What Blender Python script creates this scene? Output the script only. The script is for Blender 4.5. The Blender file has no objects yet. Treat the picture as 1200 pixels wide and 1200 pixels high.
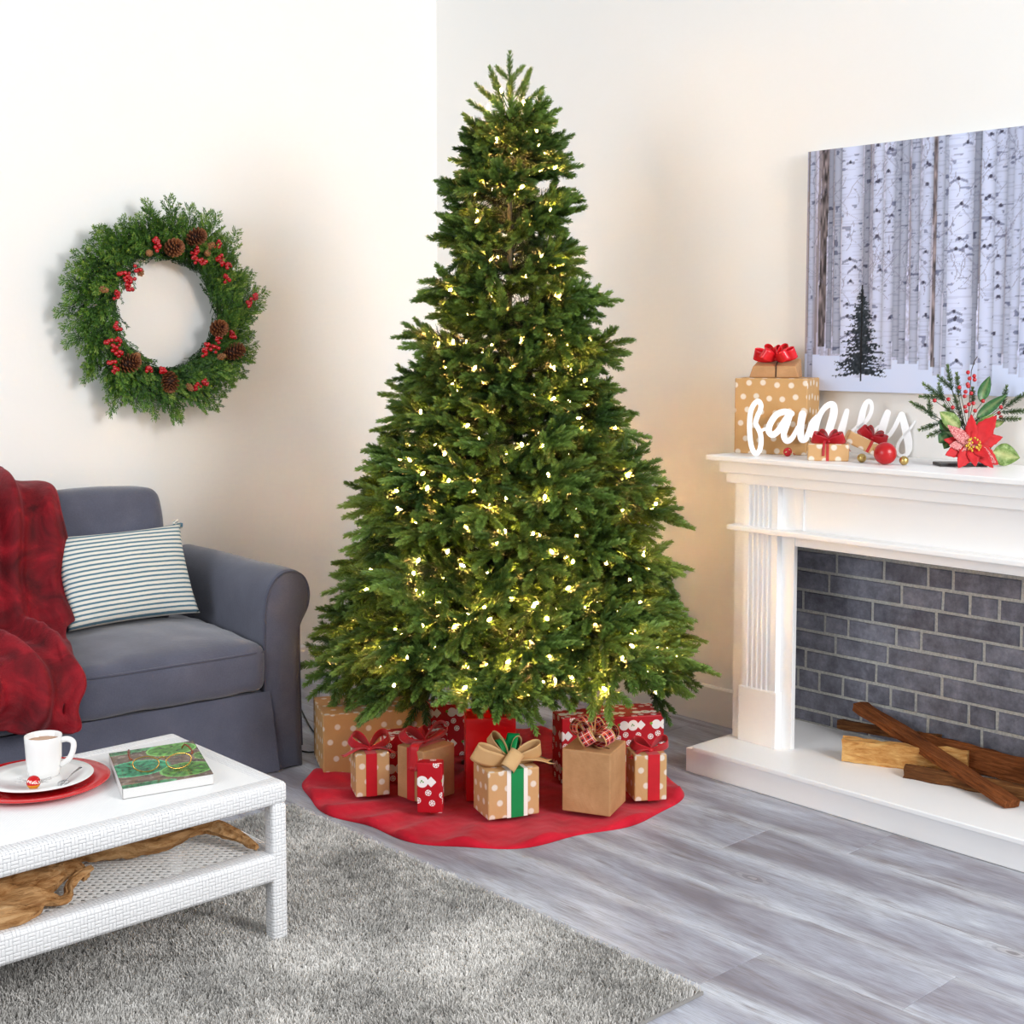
import bpy, bmesh, math, random
import numpy as np
from mathutils import Vector, Matrix, noise as mnoise
random.seed(7)
SC = bpy.context.scene
COL = SC.collection
PI = math.pi
R = math.radians

# ------------------------------------------------------------------ camera
cd = bpy.data.cameras.new('camera')
cd.sensor_width = 36.0
cd.lens = 36.0 * 1601 / 1200
cd.shift_y = -0.0625
cd.clip_end = 60
cam = bpy.data.objects.new('camera', cd)
cam.location = (0, 0, 1.5)
cam.rotation_euler = (R(90 - 4.5), 0, R(-42.46))
COL.objects.link(cam)
SC.camera = cam

# ------------------------------------------------------------------ light
SC.view_settings.view_transform = 'Standard'
SC.view_settings.look = 'None'
SC.view_settings.gamma = 1.0
SC.view_settings.use_curve_mapping = False
SC.view_settings.exposure = 0.05
W = bpy.data.worlds.new('world')
SC.world = W
W.use_nodes = True
W.node_tree.nodes['Background'].inputs[0].default_value = (0.93, 0.97, 1.0, 1)
W.node_tree.nodes['Background'].inputs[1].default_value = 0.56


def area(name, loc, target, size, power, col=(1, 1, 1)):
    l = bpy.data.lights.new(name, 'AREA')
    l.shape = 'RECTANGLE'
    l.size, l.size_y = size
    l.energy = power
    l.color = col
    o = bpy.data.objects.new(name, l)
    o.location = loc
    d = Vector(target) - Vector(loc)
    o.rotation_euler = d.to_track_quat('-Z', 'Y').to_euler()
    COL.objects.link(o)
    return o


area('key_softbox_right', (2.9, -2.2, 3.0), (2.6, 3.9, 1.0), (2.0, 2.0), 246, (0.99, 0.99, 1.0))  # unseen key softbox at the right front, not a window
area('window_light_left', (-2.4, 2.6, 2.3), (4.0, 3.1, 1.2), (2.4, 2.2), 108, (0.90, 0.95, 1.0))
try:
    SC.cycles.max_bounces = 8
    SC.cycles.diffuse_bounces = 4
    SC.cycles.transparent_max_bounces = 6
    SC.cycles.caustics_reflective = False
    SC.cycles.caustics_refractive = False
    SC.cycles.sample_clamp_indirect = 4.0
except Exception:
    pass

# ------------------------------------------------------------------ node helpers
NT = None


def hexc(h):
    h = h.lstrip('#')
    o = []
    for i in (0, 2, 4):
        c = int(h[i:i + 2], 16) / 255
        o.append(c / 12.92 if c <= 0.04045 else ((c + 0.055) / 1.055) ** 2.4)
    return (o[0], o[1], o[2], 1)


class X:
    def __init__(s, k): s.k = k
    def __add__(s, o): return M('ADD', s, o)
    def __radd__(s, o): return M('ADD', o, s)
    def __sub__(s, o): return M('SUBTRACT', s, o)
    def __rsub__(s, o): return M('SUBTRACT', o, s)
    def __mul__(s, o): return M('MULTIPLY', s, o)
    def __rmul__(s, o): return M('MULTIPLY', o, s)
    def __truediv__(s, o): return M('DIVIDE', s, o)


def setin(inp, v):
    if isinstance(v, X): NT.links.new(v.k, inp)
    elif isinstance(v, bpy.types.NodeSocket): NT.links.new(v, inp)
    else: inp.default_value = v


def M(op, *a):
    n = NT.nodes.new('ShaderNodeMath')
    n.operation = op
    for i, v in enumerate(a): setin(n.inputs[i], v)
    return X(n.outputs[0])


def floor_(a): return M('FLOOR', a)
def fract(a): return M('FRACT', a)
def sqrt_(a): return M('SQRT', a)
def lt(a, b): return M('LESS_THAN', a, b)
def gt(a, b): return M('GREATER_THAN', a, b)
def mx(a, b): return M('MAXIMUM', a, b)
def mn(a, b): return M('MINIMUM', a, b)
def ab(a): return M('ABSOLUTE', a)


def coord(kind='Object'):
    n = NT.nodes.new('ShaderNodeTexCoord')
    return X(n.outputs[kind])


def mapping(vec, loc=(0, 0, 0), rot=(0, 0, 0), scale=(1, 1, 1)):
    n = NT.nodes.new('ShaderNodeMapping')
    setin(n.inputs[0], vec)
    setin(n.inputs[1], loc); setin(n.inputs[2], rot); setin(n.inputs[3], scale)
    return X(n.outputs[0])


def vadd(a, b):
    n = NT.nodes.new('ShaderNodeVectorMath')
    setin(n.inputs[0], a); setin(n.inputs[1], b)
    return X(n.outputs[0])


def sep(v):
    n = NT.nodes.new('ShaderNodeSeparateXYZ')
    setin(n.inputs[0], v)
    return [X(o) for o in n.outputs]


def comb(x, y, z):
    n = NT.nodes.new('ShaderNodeCombineXYZ')
    setin(n.inputs[0], x); setin(n.inputs[1], y); setin(n.inputs[2], z)
    return X(n.outputs[0])


def noise(vec, scale=5, detail=3, rough=0.5, dist=0.0):
    n = NT.nodes.new('ShaderNodeTexNoise')
    setin(n.inputs['Vector'], vec)
    n.inputs['Scale'].default_value = scale
    n.inputs['Detail'].default_value = detail
    n.inputs['Roughness'].default_value = rough
    n.inputs['Distortion'].default_value = dist
    return X(n.outputs[0])


def voro(vec, scale, feature='F1', rnd=1.0):
    n = NT.nodes.new('ShaderNodeTexVoronoi')
    n.feature = feature
    setin(n.inputs['Vector'], vec)
    n.inputs['Scale'].default_value = scale
    n.inputs['Randomness'].default_value = rnd
    return n


def ramp(fac, stops, interp='LINEAR'):
    n = NT.nodes.new('ShaderNodeValToRGB')
    n.color_ramp.interpolation = interp
    el = n.color_ramp.elements
    while len(el) < len(stops): el.new(0.5)
    for e, (p, c) in zip(el, stops):
        e.position = p
        e.color = hexc(c) if isinstance(c, str) else (c, c, c, 1)
    setin(n.inputs[0], fac)
    return X(n.outputs[0])


def mixc(fac, a, b, mode='MIX'):
    n = NT.nodes.new('ShaderNodeMix')
    n.data_type = 'RGBA'
    n.blend_type = mode
    setin(n.inputs[0], fac)
    setin(n.inputs[6], hexc(a) if isinstance(a, str) else a)
    setin(n.inputs[7], hexc(b) if isinstance(b, str) else b)
    return X(n.outputs[2])


def attr(name, out='Fac'):
    n = NT.nodes.new('ShaderNodeAttribute')
    n.attribute_name = name
    return X(n.outputs[out])


def objrand():
    n = NT.nodes.new('ShaderNodeObjectInfo')
    return X(n.outputs['Random'])


def bump(h, strength=0.3, dist=0.01):
    n = NT.nodes.new('ShaderNodeBump')
    n.inputs['Strength'].default_value = strength
    n.inputs['Distance'].default_value = dist
    setin(n.inputs['Height'], h)
    return X(n.outputs[0])


MATS = {}


def mat(name, color=None, rough=0.5, fn=None, metal=0.0, spec=0.5, sheen=0.0, coat=0.0, trans=0.0, emit=None, estr=0.0, sss=0.0, alpha=1.0):
    global NT
    m = bpy.data.materials.new(name)
    m.use_nodes = True
    NT = m.node_tree
    b = NT.nodes['Principled BSDF']
    if color is not None:
        b.inputs['Base Color'].default_value = hexc(color) if isinstance(color, str) else color
    b.inputs['Roughness'].default_value = rough
    b.inputs['Metallic'].default_value = metal
    b.inputs['Specular IOR Level'].default_value = spec
    b.inputs['Sheen Weight'].default_value = sheen
    b.inputs['Coat Weight'].default_value = coat
    b.inputs['Transmission Weight'].default_value = trans
    b.inputs['Alpha'].default_value = alpha
    if emit:
        b.inputs['Emission Color'].default_value = hexc(emit) if isinstance(emit, str) else emit
        b.inputs['Emission Strength'].default_value = estr
    if fn:
        r = fn()
        for k, v in r.items(): setin(b.inputs[k], v)
    MATS[name] = m
    return m


# ------------------------------------------------------------------ mesh helpers
class MB:
    def __init__(s):
        s.v = []; s.f = []

    def add(s, vs, fs):
        o = len(s.v)
        s.v.extend([tuple(p) for p in vs])
        s.f.extend([tuple(i + o for i in f) for f in fs])
        return s

    def box(s, a, b):
        (x0, y0, z0), (x1, y1, z1) = a, b
        s.add([(x0, y0, z0), (x1, y0, z0), (x1, y1, z0), (x0, y1, z0), (x0, y0, z1), (x1, y0, z1), (x1, y1, z1), (x0, y1, z1)],
              [(0, 3, 2, 1), (4, 5, 6, 7), (0, 1, 5, 4), (1, 2, 6, 5), (2, 3, 7, 6), (3, 0, 4, 7)])
        return s

    def tube(s, pts, rad, n=8, flat=1.0, cap=True):
        pts = [Vector(p) for p in pts]
        if not hasattr(rad, '__len__'): rad = [rad] * len(pts)
        ref = Vector((0, 0, 1))
        rings = []
        prev = None
        for i, p in enumerate(pts):
            t = (pts[min(i + 1, len(pts) - 1)] - pts[max(i - 1, 0)])
            if t.length < 1e-9: t = Vector((0, 0, 1))
            t.normalize()
            if prev is None:
                a = ref.cross(t)
                if a.length < 0.1: a = Vector((1, 0, 0)).cross(t)
            else:
                a = prev - t * prev.dot(t)
            a.normalize(); prev = a
            b = t.cross(a)
            rings.append([p + (a * math.cos(2 * PI * k / n) + b * math.sin(2 * PI * k / n) * flat) * rad[i] for k in range(n)])
        vs = [q for r in rings for q in r]
        fs = []
        for i in range(len(rings) - 1):
            for k in range(n):
                fs.append((i * n + k, i * n + (k + 1) % n, (i + 1) * n + (k + 1) % n, (i + 1) * n + k))
        if cap:
            fs.append(tuple(range(n - 1, -1, -1)))
            fs.append(tuple((len(rings) - 1) * n + k for k in range(n)))
        s.add(vs, fs)
        return s

    def lathe(s, prof, n=32, c=(0, 0, 0), axis=None):
        vs = []; fs = []
        for (r, z) in prof:
            for k in range(n):
                a = 2 * PI * k / n
                vs.append((c[0] + r * math.cos(a), c[1] + r * math.sin(a), c[2] + z))
        for i in range(len(prof) - 1):
            for k in range(n):
                fs.append((i * n + k, i * n + (k + 1) % n, (i + 1) * n + (k + 1) % n, (i + 1) * n + k))
        s.add(vs, fs)
        return s

    def ball(s, c, r, n=10, m=7, sc=(1, 1, 1)):
        prof = [(max(1e-5, r * math.sin(PI * j / m)), -r * math.cos(PI * j / m)) for j in range(m + 1)]
        vs = []; fs = []
        for (q, z) in prof:
            for k in range(n):
                a = 2 * PI * k / n
                vs.append((c[0] + q * math.cos(a) * sc[0], c[1] + q * math.sin(a) * sc[1], c[2] + z * sc[2]))
        for i in range(m):
            for k in range(n):
                fs.append((i * n + k, i * n + (k + 1) % n, (i + 1) * n + (k + 1) % n, (i + 1) * n + k))
        s.add(vs, fs)
        return s

    def grid(s, fn, nu, nv):
        vs = [fn(i / nu, j / nv) for j in range(nv + 1) for i in range(nu + 1)]
        fs = [(j * (nu + 1) + i, j * (nu + 1) + i + 1, (j + 1) * (nu + 1) + i + 1, (j + 1) * (nu + 1) + i) for j in range(nv) for i in range(nu)]
        s.add(vs, fs)
        return s

    def prism(s, prof, y0, y1):
        """closed profile [(x,z)] extruded along y"""
        n = len(prof)
        vs = [(x, y0, z) for x, z in prof] + [(x, y1, z) for x, z in prof]
        fs = [(i, (i + 1) % n, n + (i + 1) % n, n + i) for i in range(n)]
        fs += [tuple(range(n - 1, -1, -1)), tuple(range(n, 2 * n))]
        s.add(vs, fs)
        return s

    def mesh(s, name, smooth=False, bevel=0.0, seg=2, uv=False, fix=True):
        me = bpy.data.meshes.new(name)
        me.from_pydata(s.v, [], s.f)
        if bevel > 0 or fix:
            bm = bmesh.new(); bm.from_mesh(me)
            if bevel > 0:
                bmesh.ops.bevel(bm, geom=[e for e in bm.edges if e.is_manifold and e.calc_face_angle(0) > 0.5], offset=bevel, segments=seg, profile=0.5, affect='EDGES')
            if fix:
                bmesh.ops.recalc_face_normals(bm, faces=bm.faces)
            bm.to_mesh(me); bm.free()
        if uv: boxuv(me)
        if smooth: shade(me, smooth)
        return me

    def build(s, name, material, parent=None, smooth=False, bevel=0.0, seg=2, uv=False, label=None, fix=True):
        return obj(name, s.mesh(name, smooth, bevel, seg, uv, fix), material, parent, label)


def shade(me, ang=True):
    me.polygons.foreach_set('use_smooth', [True] * len(me.polygons))
    if ang is not True:
        try:
            me.set_sharp_from_angle(angle=R(ang))
        except Exception:
            pass


def boxuv(me):
    uvl = me.uv_layers.new(name='UVMap')
    for p in me.polygons:
        n = p.normal
        a = max(range(3), key=lambda i: abs(n[i]))
        for li in p.loop_indices:
            c = me.vertices[me.loops[li].vertex_index].co
            if a == 2: u = (c.x, c.y)
            elif a == 1: u = (c.x, c.z)
            else: u = (c.y, c.z)
            uvl.data[li].uv = u


def obj(name, me, material=None, parent=None, label=None):
    o = bpy.data.objects.new(name, me)
    COL.objects.link(o)
    if material is not None and len(me.materials) == 0:
        me.materials.append(MATS[material] if isinstance(material, str) else material)
    if parent is not None: o.parent = parent
    if label: o['label'] = label
    return o


def thing(name, label, cat, loc=(0, 0, 0), rz=0.0, group=None):
    o = bpy.data.objects.new(name, None)
    COL.objects.link(o)
    o.location = loc
    o.rotation_euler = (0, 0, rz)
    o.empty_display_size = 0.05
    return tag(o, label, cat, group)


def tag(o, label, cat, group=None):
    o['label'] = label
    o['category'] = cat
    if group: o['group'] = group
    return o


def struct(o):
    o['kind'] = 'structure'
    return o


def inst(src_me, name, parent, matrix, material=None):
    o = bpy.data.objects.new(name, src_me)
    COL.objects.link(o)
    if parent is not None: o.parent = parent
    o.matrix_local = matrix
    return o


def attr_set(me, name, arr, typ='FLOAT'):
    a = me.attributes.new(name, typ, 'POINT')
    if typ == 'FLOAT': a.data.foreach_set('value', np.asarray(arr, dtype=np.float32))
    else: a.data.foreach_set('color', np.asarray(arr, dtype=np.float32).ravel())


def np_mesh(name, verts, faces_n, nper):
    """verts (N,3); faces are consecutive groups of nper verts"""
    me = bpy.data.meshes.new(name)
    nv = len(verts); nf = nv // nper
    me.vertices.add(nv)
    me.vertices.foreach_set('co', np.asarray(verts, dtype=np.float32).ravel())
    me.loops.add(nv)
    me.loops.foreach_set('vertex_index', np.arange(nv, dtype=np.int32))
    me.polygons.add(nf)
    me.polygons.foreach_set('loop_start', np.arange(0, nv, nper, dtype=np.int32))
    me.polygons.foreach_set('loop_total', np.full(nf, nper, dtype=np.int32))
    me.update(calc_edges=True)
    return me


def smoothpath(pts, k=4):
    """Catmull-Rom through points of any dimension"""
    P = [np.array(p, float) for p in pts]
    out = []
    for i in range(len(P) - 1):
        p0 = P[max(i - 1, 0)]; p1 = P[i]; p2 = P[i + 1]; p3 = P[min(i + 2, len(P) - 1)]
        for j in range(k):
            t = j / k
            out.append(0.5 * (2 * p1 + (p2 - p0) * t + (2 * p0 - 5 * p1 + 4 * p2 - p3) * t * t + (3 * p1 - p0 - 3 * p2 + p3) * t ** 3))
    out.append(P[-1])
    return out


def fbm(x, y, z=0.0, o=3):
    return mnoise.fractal(Vector((x, y, z)), 1.0, 2.0, o)

# ------------------------------------------------------------------ materials
def m_wall():
    c = coord('Object')
    return {'Base Color': mixc(noise(c, 1.3, 2), '#f3f1ed', '#f6f5f2'), 'Normal': bump(noise(c, 90, 3), 0.06, 0.004)}
mat('wall_paint', '#f4f2ec', 0.75, m_wall, spec=0.25)
mat('white_paint', '#f7f6f5', 0.38, spec=0.4)
mat('trim_paint', '#f2eee8', 0.5, spec=0.4)


def m_plank():
    r = objrand()
    c = coord('Object')
    x, y, z = sep(c)
    v = comb(x * 1.0 + r * 31.0, y + r * 57.0, r * 13.0)
    g1 = noise(mapping(v, scale=(5.0, 1.0, 1)), 1.7, 3, 0.55, 0.5)
    g2 = noise(mapping(v, scale=(70, 3.5, 1)), 2.0, 4, 0.65)
    fine = noise(mapping(v, scale=(190, 9, 1)), 2.0, 3, 0.6)
    edge = ramp(ab(x) * 8.39 + (noise(mapping(v, scale=(8, 2, 1)), 1.5, 2) - 0.5) * 0.9, [(0.62, 0.0), (1.05, 1.0)])
    base = ramp(g1 * 0.9 + (r - 0.5) * 0.10 + g2 * 0.12, [(0.32, '#7d7982'), (0.46, '#9a99a4'), (0.58, '#adb0bc'), (0.72, '#c9ced7')])
    base = mixc(edge * 0.55, base, '#d6dae0')
    brown = ramp(noise(mapping(v, scale=(6, 1.3, 1)), 2.1, 4, 0.6, 0.8), [(0.50, 0.0), (0.66, 1.0)])
    base = mixc(brown * ramp(g2, [(0.35, 0.85), (0.62, 0.15)]), base, '#7a6f70')
    base = mixc(ramp(fine, [(0.38, 0.42), (0.56, 0.0)]), base, '#736d70')
    kv = voro(mapping(v, scale=(2.4, 1.0, 1)), 1.35)
    kd = X(kv.outputs['Distance']) + noise(v, 22, 3) * 0.05
    knot = ramp(kd, [(0.055, 1.0), (0.095, 0.45), (0.14, 0.0)])
    rings = M('SINE', kd * 190.0)
    base = mixc(knot * 0.8, base, mixc(gt(rings, 0.1), '#6b6262', '#aaa4a5'))
    return {'Base Color': base, 'Roughness': ramp(g2, [(0.3, 0.42), (0.7, 0.55)]), 'Normal': bump(g2 + fine, 0.06, 0.0015)}
mat('grey_wood_plank', None, 0.5, m_plank, spec=0.35)
mat('floor_substrate', '#5a5654', 0.9)


def m_brick():
    r = objrand()
    c = vadd(coord('Object'), comb(r * 9.0, r * 17.0, r * 5.0))
    n = noise(c, 14, 5, 0.65)
    n2 = noise(c, 60, 4, 0.7)
    col = ramp(n * 0.7 + n2 * 0.3 + (r - 0.5) * 0.12, [(0.30, '#55545d'), (0.46, '#6f6f79'), (0.6, '#878792'), (0.74, '#a1a1aa')])
    return {'Base Color': col, 'Normal': bump(n2 + n * 0.5, 0.5, 0.006)}
mat('grey_brick', None, 0.9, m_brick, spec=0.2)
def m_mortar():
    c = coord('Object')
    n = noise(c, 120, 4, 0.7)
    return {'Base Color': ramp(n, [(0.3, '#a3a19c'), (0.7, '#cfcdc6')]), 'Normal': bump(n, 0.6, 0.004)}
mat('mortar', None, 0.95, m_mortar, spec=0.1)


def fabric(cols, sc=340, st=0.25):
    def f():
        c = coord('Object')
        x, y, z = sep(c)
        t = noise(c, 5, 4, 0.6)
        w = noise(mapping(c, scale=(1, 1, 0.35)), sc, 2, 0.6) + noise(mapping(c, scale=(0.35, 0.35, 1)), sc, 2, 0.6)
        col = ramp(t * 0.6 + w * 0.2, [(0.3, cols[0]), (0.52, cols[1]), (0.75, cols[2])])
        return {'Base Color': col, 'Normal': bump(w + t * 2.0, st, 0.004)}
    return f
mat('sofa_fabric', None, 0.92, fabric(['#4a4c5a', '#555766', '#636675']), sheen=0.35, spec=0.15)
mat('sofa_piping', '#4d4e5c', 0.9, sheen=0.2, spec=0.15)


def m_velvet():
    c = coord('Object')
    n = noise(c, 7, 4, 0.6, 0.8)
    n2 = noise(c, 160, 3)
    return {'Base Color': ramp(n, [(0.30, '#430209'), (0.5, '#710614'), (0.68, '#96101f')]), 'Normal': bump(n2 + n * 2.5, 0.25, 0.01)}
mat('red_velvet', None, 0.7, m_velvet, sheen=0.22, spec=0.25)
MATS['red_velvet'].node_tree.nodes['Principled BSDF'].inputs['Sheen Tint'].default_value = (1, 0.35, 0.4, 1)
MATS['red_velvet'].node_tree.nodes['Principled BSDF'].inputs['Sheen Roughness'].default_value = 0.4


def m_stripe():
    u, v, _ = sep(coord('UV'))
    f = fract(v * 20.5 + noise(coord('Object'), 60, 2) * 0.10)
    s1 = lt(ab(f - 0.5), 0.2)
    hair = lt(ab(fract(v * 16.5 + 0.5) - 0.5), 0.03)
    col = mixc(s1, '#e4e1d8', '#5a7c8e')
    col = mixc(hair * 0.0, col, '#94a6ab')
    w = noise(mapping(coord('Object'), scale=(1, 1, 1)), 380, 2)
    return {'Base Color': mixc(0.25, col, mixc(w, '#cfc9bb', '#f5f0e6'), 'MULTIPLY'), 'Normal': bump(w, 0.25, 0.003)}
mat('striped_ticking', None, 0.9, m_stripe, spec=0.15)


def m_weave():
    u, v, _ = sep(coord('UV'))
    S = 118.0
    a = floor_(u * S / 2.0); b = floor_(v * S / 2.0)
    chk = M('PINGPONG', a + b, 1.0)
    fu = ab(fract(u * S) - 0.5) * 2.0
    fv = ab(fract(v * S) - 0.5) * 2.0
    hu = 1.0 - M('POWER', fu, 4.0)
    hv = 1.0 - M('POWER', fv, 4.0)
    h = hu * chk + hv * (1.0 - chk)
    eu = ab(fract(u * S / 2.0) - 0.5) * 2.0
    ev = ab(fract(v * S / 2.0) - 0.5) * 2.0
    tuck = 1.0 - M('POWER', ev * chk + eu * (1.0 - chk), 6.0) * 0.8
    gap = lt(h * tuck, 0.2)
    n = noise(coord('Object'), 9, 3)
    col = mixc(gap * ramp(n, [(0.40, 0.3), (0.6, 0.9)]), '#e9e9ea', '#7e8088')
    return {'Base Color': col, 'Normal': bump(h * tuck, 0.5, 0.0035)}
mat('white_rattan', None, 0.45, m_weave, spec=0.4)
def m_weave2():
    u, v, _ = sep(coord('UV'))
    h = M('SINE', u * 700.0) * M('SINE', v * 700.0)
    return {'Normal': bump(h, 0.12, 0.003)}
mat('white_rattan_fine', '#ececec', 0.45, m_weave2, spec=0.4)
mat('white_cane', '#ecebe9', 0.5)


def m_wrap(h):
    u, v, _ = sep(coord('UV'))
    n = noise(coord('Object'), 12, 3)
    return u, v, n


KR = [(0.3, '#b1804f'), (0.55, '#bf9060'), (0.8, '#cb9f71')]
def m_kraft():
    c = coord('Object')
    n = noise(c, 14, 4, 0.6)
    fib = noise(mapping(c, scale=(1, 1, 12)), 60, 2)
    return {'Base Color': ramp(n * 0.75 + fib * 0.2, [(0.25, '#a67a50'), (0.5, '#b88b5f'), (0.75, '#c79b6f')]), 'Normal': bump(noise(c, 9, 3, 0.6, 1.0), 0.25, 0.012)}
mat('kraft_paper', None, 0.62, m_kraft, spec=0.3)


def dots(P, rad, c1='#bd8d58', c2='#c59863', dot='#eadfd0'):
    def f():
        u, v, _ = sep(coord('UV'))
        row = floor_(v / P + 0.37)
        uu = fract(u / P + row * 0.43 + 0.21) - 0.5
        vv = fract(v / P + 0.37) - 0.5
        jx = M('SINE', floor_(u / P + row * 0.43 + 0.21) * 12.9 + row * 78.2) * 0.12
        jy = M('SINE', floor_(u / P + row * 0.43 + 0.21) * 39.3 + row * 11.1) * 0.12
        uu = uu + jx; vv = vv + jy
        d = sqrt_(uu * uu + vv * vv) * P
        inn = ramp(d, [(max(rad - 0.0006, 0.0), 1.0), (rad + 0.0004, 0.0)])
        c = coord('Object')
        n = noise(c, 16, 4)
        return {'Base Color': mixc(inn, mixc(n, c1, c2), mixc(noise(c, 300, 2), dot, '#d8c8b4')), 'Normal': bump(noise(c, 10, 3, 0.6, 1.0), 0.2, 0.01)}
    return f
mat('kraft_dots', None, 0.6, dots(0.052, 0.0098), spec=0.3)
mat('kraft_dots_mantel', None, 0.6, dots(0.048, 0.0088, '#c0935c', '#c99f6b'), spec=0.3)
mat('kraft_dots_small', None, 0.6, dots(0.045, 0.0085, '#c49763', '#cda373'), spec=0.3)


def m_snow(off=(0.0, 0.0), flip=False):
    def f():
        u, v, _ = sep(coord('UV'))
        if flip: u, v = v, u
        u = u + off[0]; v = v + off[1]
        P = 0.115
        row = floor_(v / P)
        lu = (fract(u / P + row * 0.5) - 0.5) * P
        lv = (fract(v / P) - 0.5) * P
        def circ(x, y, r):
            a = lu - x; b = lv - y
            return lt(sqrt_(a * a + b * b), r)
        body = mx(circ(-0.018, 0.02, 0.0165), circ(0.014, 0.02, 0.0185))
        body = mx(body, lt(ab(lu - 0.042) + ab(lv - 0.02), 0.017))
        sprig = mx(circ(0.012, 0.023, 0.0028), mx(circ(0.017, 0.019, 0.0025), circ(0.009, 0.018, 0.002)))
        leaf = circ(-0.036, 0.024, 0.005)
        flake = None
        for (x, y) in ((-0.038, -0.022), (0.0, -0.04), (0.033, -0.015), (-0.012, -0.012), (0.045, -0.048)):
            a = lu - x; b = lv - y
            d = sqrt_(a * a + b * b)
            ang = M('ARCTAN2', b, a)
            pet = lt(ab(d - 0.0055), 0.0024) * gt(M('SINE', ang * 6.0), 0.1)
            fl = lt(d, 0.0098) * (1.0 - pet)
            flake = fl if flake is None else mx(flake, fl)
        c = coord('Object')
        col = mixc(mx(body, flake), '#b50c1e', '#f3efec')
        col = mixc(mx(sprig, leaf), col, '#5f9a3c')
        return {'Base Color': col, 'Normal': bump(noise(c, 10, 3, 0.6, 1.0), 0.15, 0.01)}
    return f
mat('snowman_wrap', None, 0.5, m_snow((0.02, 0.03)), spec=0.35)
mat('snowman_wrap_turned', None, 0.5, m_snow((0.055, -0.022)), spec=0.35)
mat('red_gloss_paper', '#c80a10', 0.28, lambda: {'Normal': bump(noise(coord('Object'), 9, 3, 0.5, 1.5), 0.25, 0.015)}, spec=0.5)


def m_rib(c1, c2, sc=600):
    def f():
        c = coord('Object')
        n = noise(c, 20, 3)
        return {'Base Color': mixc(n, c1, c2), 'Normal': bump(noise(c, sc, 2), 0.12, 0.002)}
    return f
mat('red_ribbon', None, 0.42, m_rib('#b00617', '#d01525'), spec=0.4, sheen=0.2)
mat('red_satin', None, 0.25, m_rib('#d20f1c', '#ea2732'), spec=0.6)
mat('red_sheer', None, 0.4, m_rib('#b01020', '#d42e3a'), spec=0.4, alpha=0.72)
mat('green_ribbon', None, 0.45, m_rib('#067a3f', '#0a8f4c'), spec=0.35)
mat('white_ribbon', '#f1ebe0', 0.5)
mat('burlap', None, 0.85, m_rib('#c49b67', '#d8b384', 300), spec=0.1)
def m_plaid():
    u, v, _ = sep(coord('UV'))
    P = 0.021
    def band(t, c, w): return lt(ab(fract(t / P) - c), w)
    dark = mx(band(u, 0.3, 0.13), band(v, 0.3, 0.13))
    both = band(u, 0.3, 0.13) * band(v, 0.3, 0.13)
    wh = mx(band(u, 0.72, 0.045), band(v, 0.72, 0.045))
    yel = mx(band(u, 0.95, 0.03), band(v, 0.95, 0.03))
    col = mixc(dark * 0.5, '#cc2a31', '#1c2a33')
    col = mixc(both, col, '#10161c')
    col = mixc(wh * 0.75, col, '#efe6dc')
    col = mixc(yel * 0.5, col, '#c89d45')
    edge = gt(ab(v), 0.0185)
    return {'Base Color': mixc(edge, col, '#c79c66')}
mat('plaid_ribbon', None, 0.7, m_plaid, spec=0.2)


def m_needle(stops, tr=0.25):
    def f():
        t = attr('tint')
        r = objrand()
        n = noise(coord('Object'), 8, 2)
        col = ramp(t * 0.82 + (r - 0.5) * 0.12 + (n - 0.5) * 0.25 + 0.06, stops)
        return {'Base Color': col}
    return f
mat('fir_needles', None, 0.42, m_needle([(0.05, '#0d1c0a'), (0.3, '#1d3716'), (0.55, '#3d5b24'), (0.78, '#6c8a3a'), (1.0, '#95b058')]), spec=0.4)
mat('cedar_leaves', None, 0.5, m_needle([(0.05, '#142a12'), (0.35, '#2c5019'), (0.65, '#4b7424'), (1.0, '#86a043')]), spec=0.35)
mat('mini_needles', None, 0.5, m_needle([(0.05, '#16261a'), (0.4, '#2f4a2a'), (0.8, '#577038'), (1.0, '#93a84e')]), spec=0.35)
mat('bark_brown', '#3a2a1c', 0.85)
mat('fairy_bulb', '#fff0d0', 0.3, emit=(1.0, 0.51, 0.16, 1), estr=520.0)
mat('tree_pole', '#6d6a5c', 0.4, metal=0.6)


def m_cone():
    t = attr('tint')
    return {'Base Color': ramp(t + (noise(coord('Object'), 40, 2) - 0.5) * 0.3, [(0.1, '#2b150d'), (0.5, '#6b3a22'), (0.95, '#a06a45')])}
mat('pine_cone_scale', None, 0.6, m_cone, spec=0.3)
mat('small_cone_scale', '#9a6a42', 0.7)
mat('red_berry', '#b30a17', 0.22, spec=0.6, coat=0.3)


def m_wood(stops, sc=(1.2, 14, 14), b=0.5, s=3.0):
    def f():
        r = objrand()
        c = vadd(coord('Object'), comb(r * 7.0, r * 3.0, r * 5.0))
        g = noise(mapping(c, scale=sc), s, 5, 0.65, 0.4)
        l = noise(c, 6, 3)
        return {'Base Color': ramp(g * 0.7 + l * 0.3, stops), 'Normal': bump(g, b, 0.01)}
    return f
mat('driftwood', None, 0.75, m_wood([(0.30, '#3a200f'), (0.41, '#8f6236'), (0.56, '#bd9161'), (0.76, '#dcb98d')], (3, 20, 20), 1.0, 3.0), spec=0.2)
mat('log_bark', None, 0.85, m_wood([(0.3, '#2a130a'), (0.46, '#74401f'), (0.6, '#97572f'), (0.78, '#b87c50')], (1.2, 16, 16), 1.0, 9.0), spec=0.15)
mat('log_split', None, 0.75, m_wood([(0.28, '#7a4a25'), (0.44, '#b98145'), (0.6, '#d9ab6a'), (0.8, '#e7c48a')], (2.0, 9, 9), 0.6, 8.0), spec=0.2)
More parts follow.
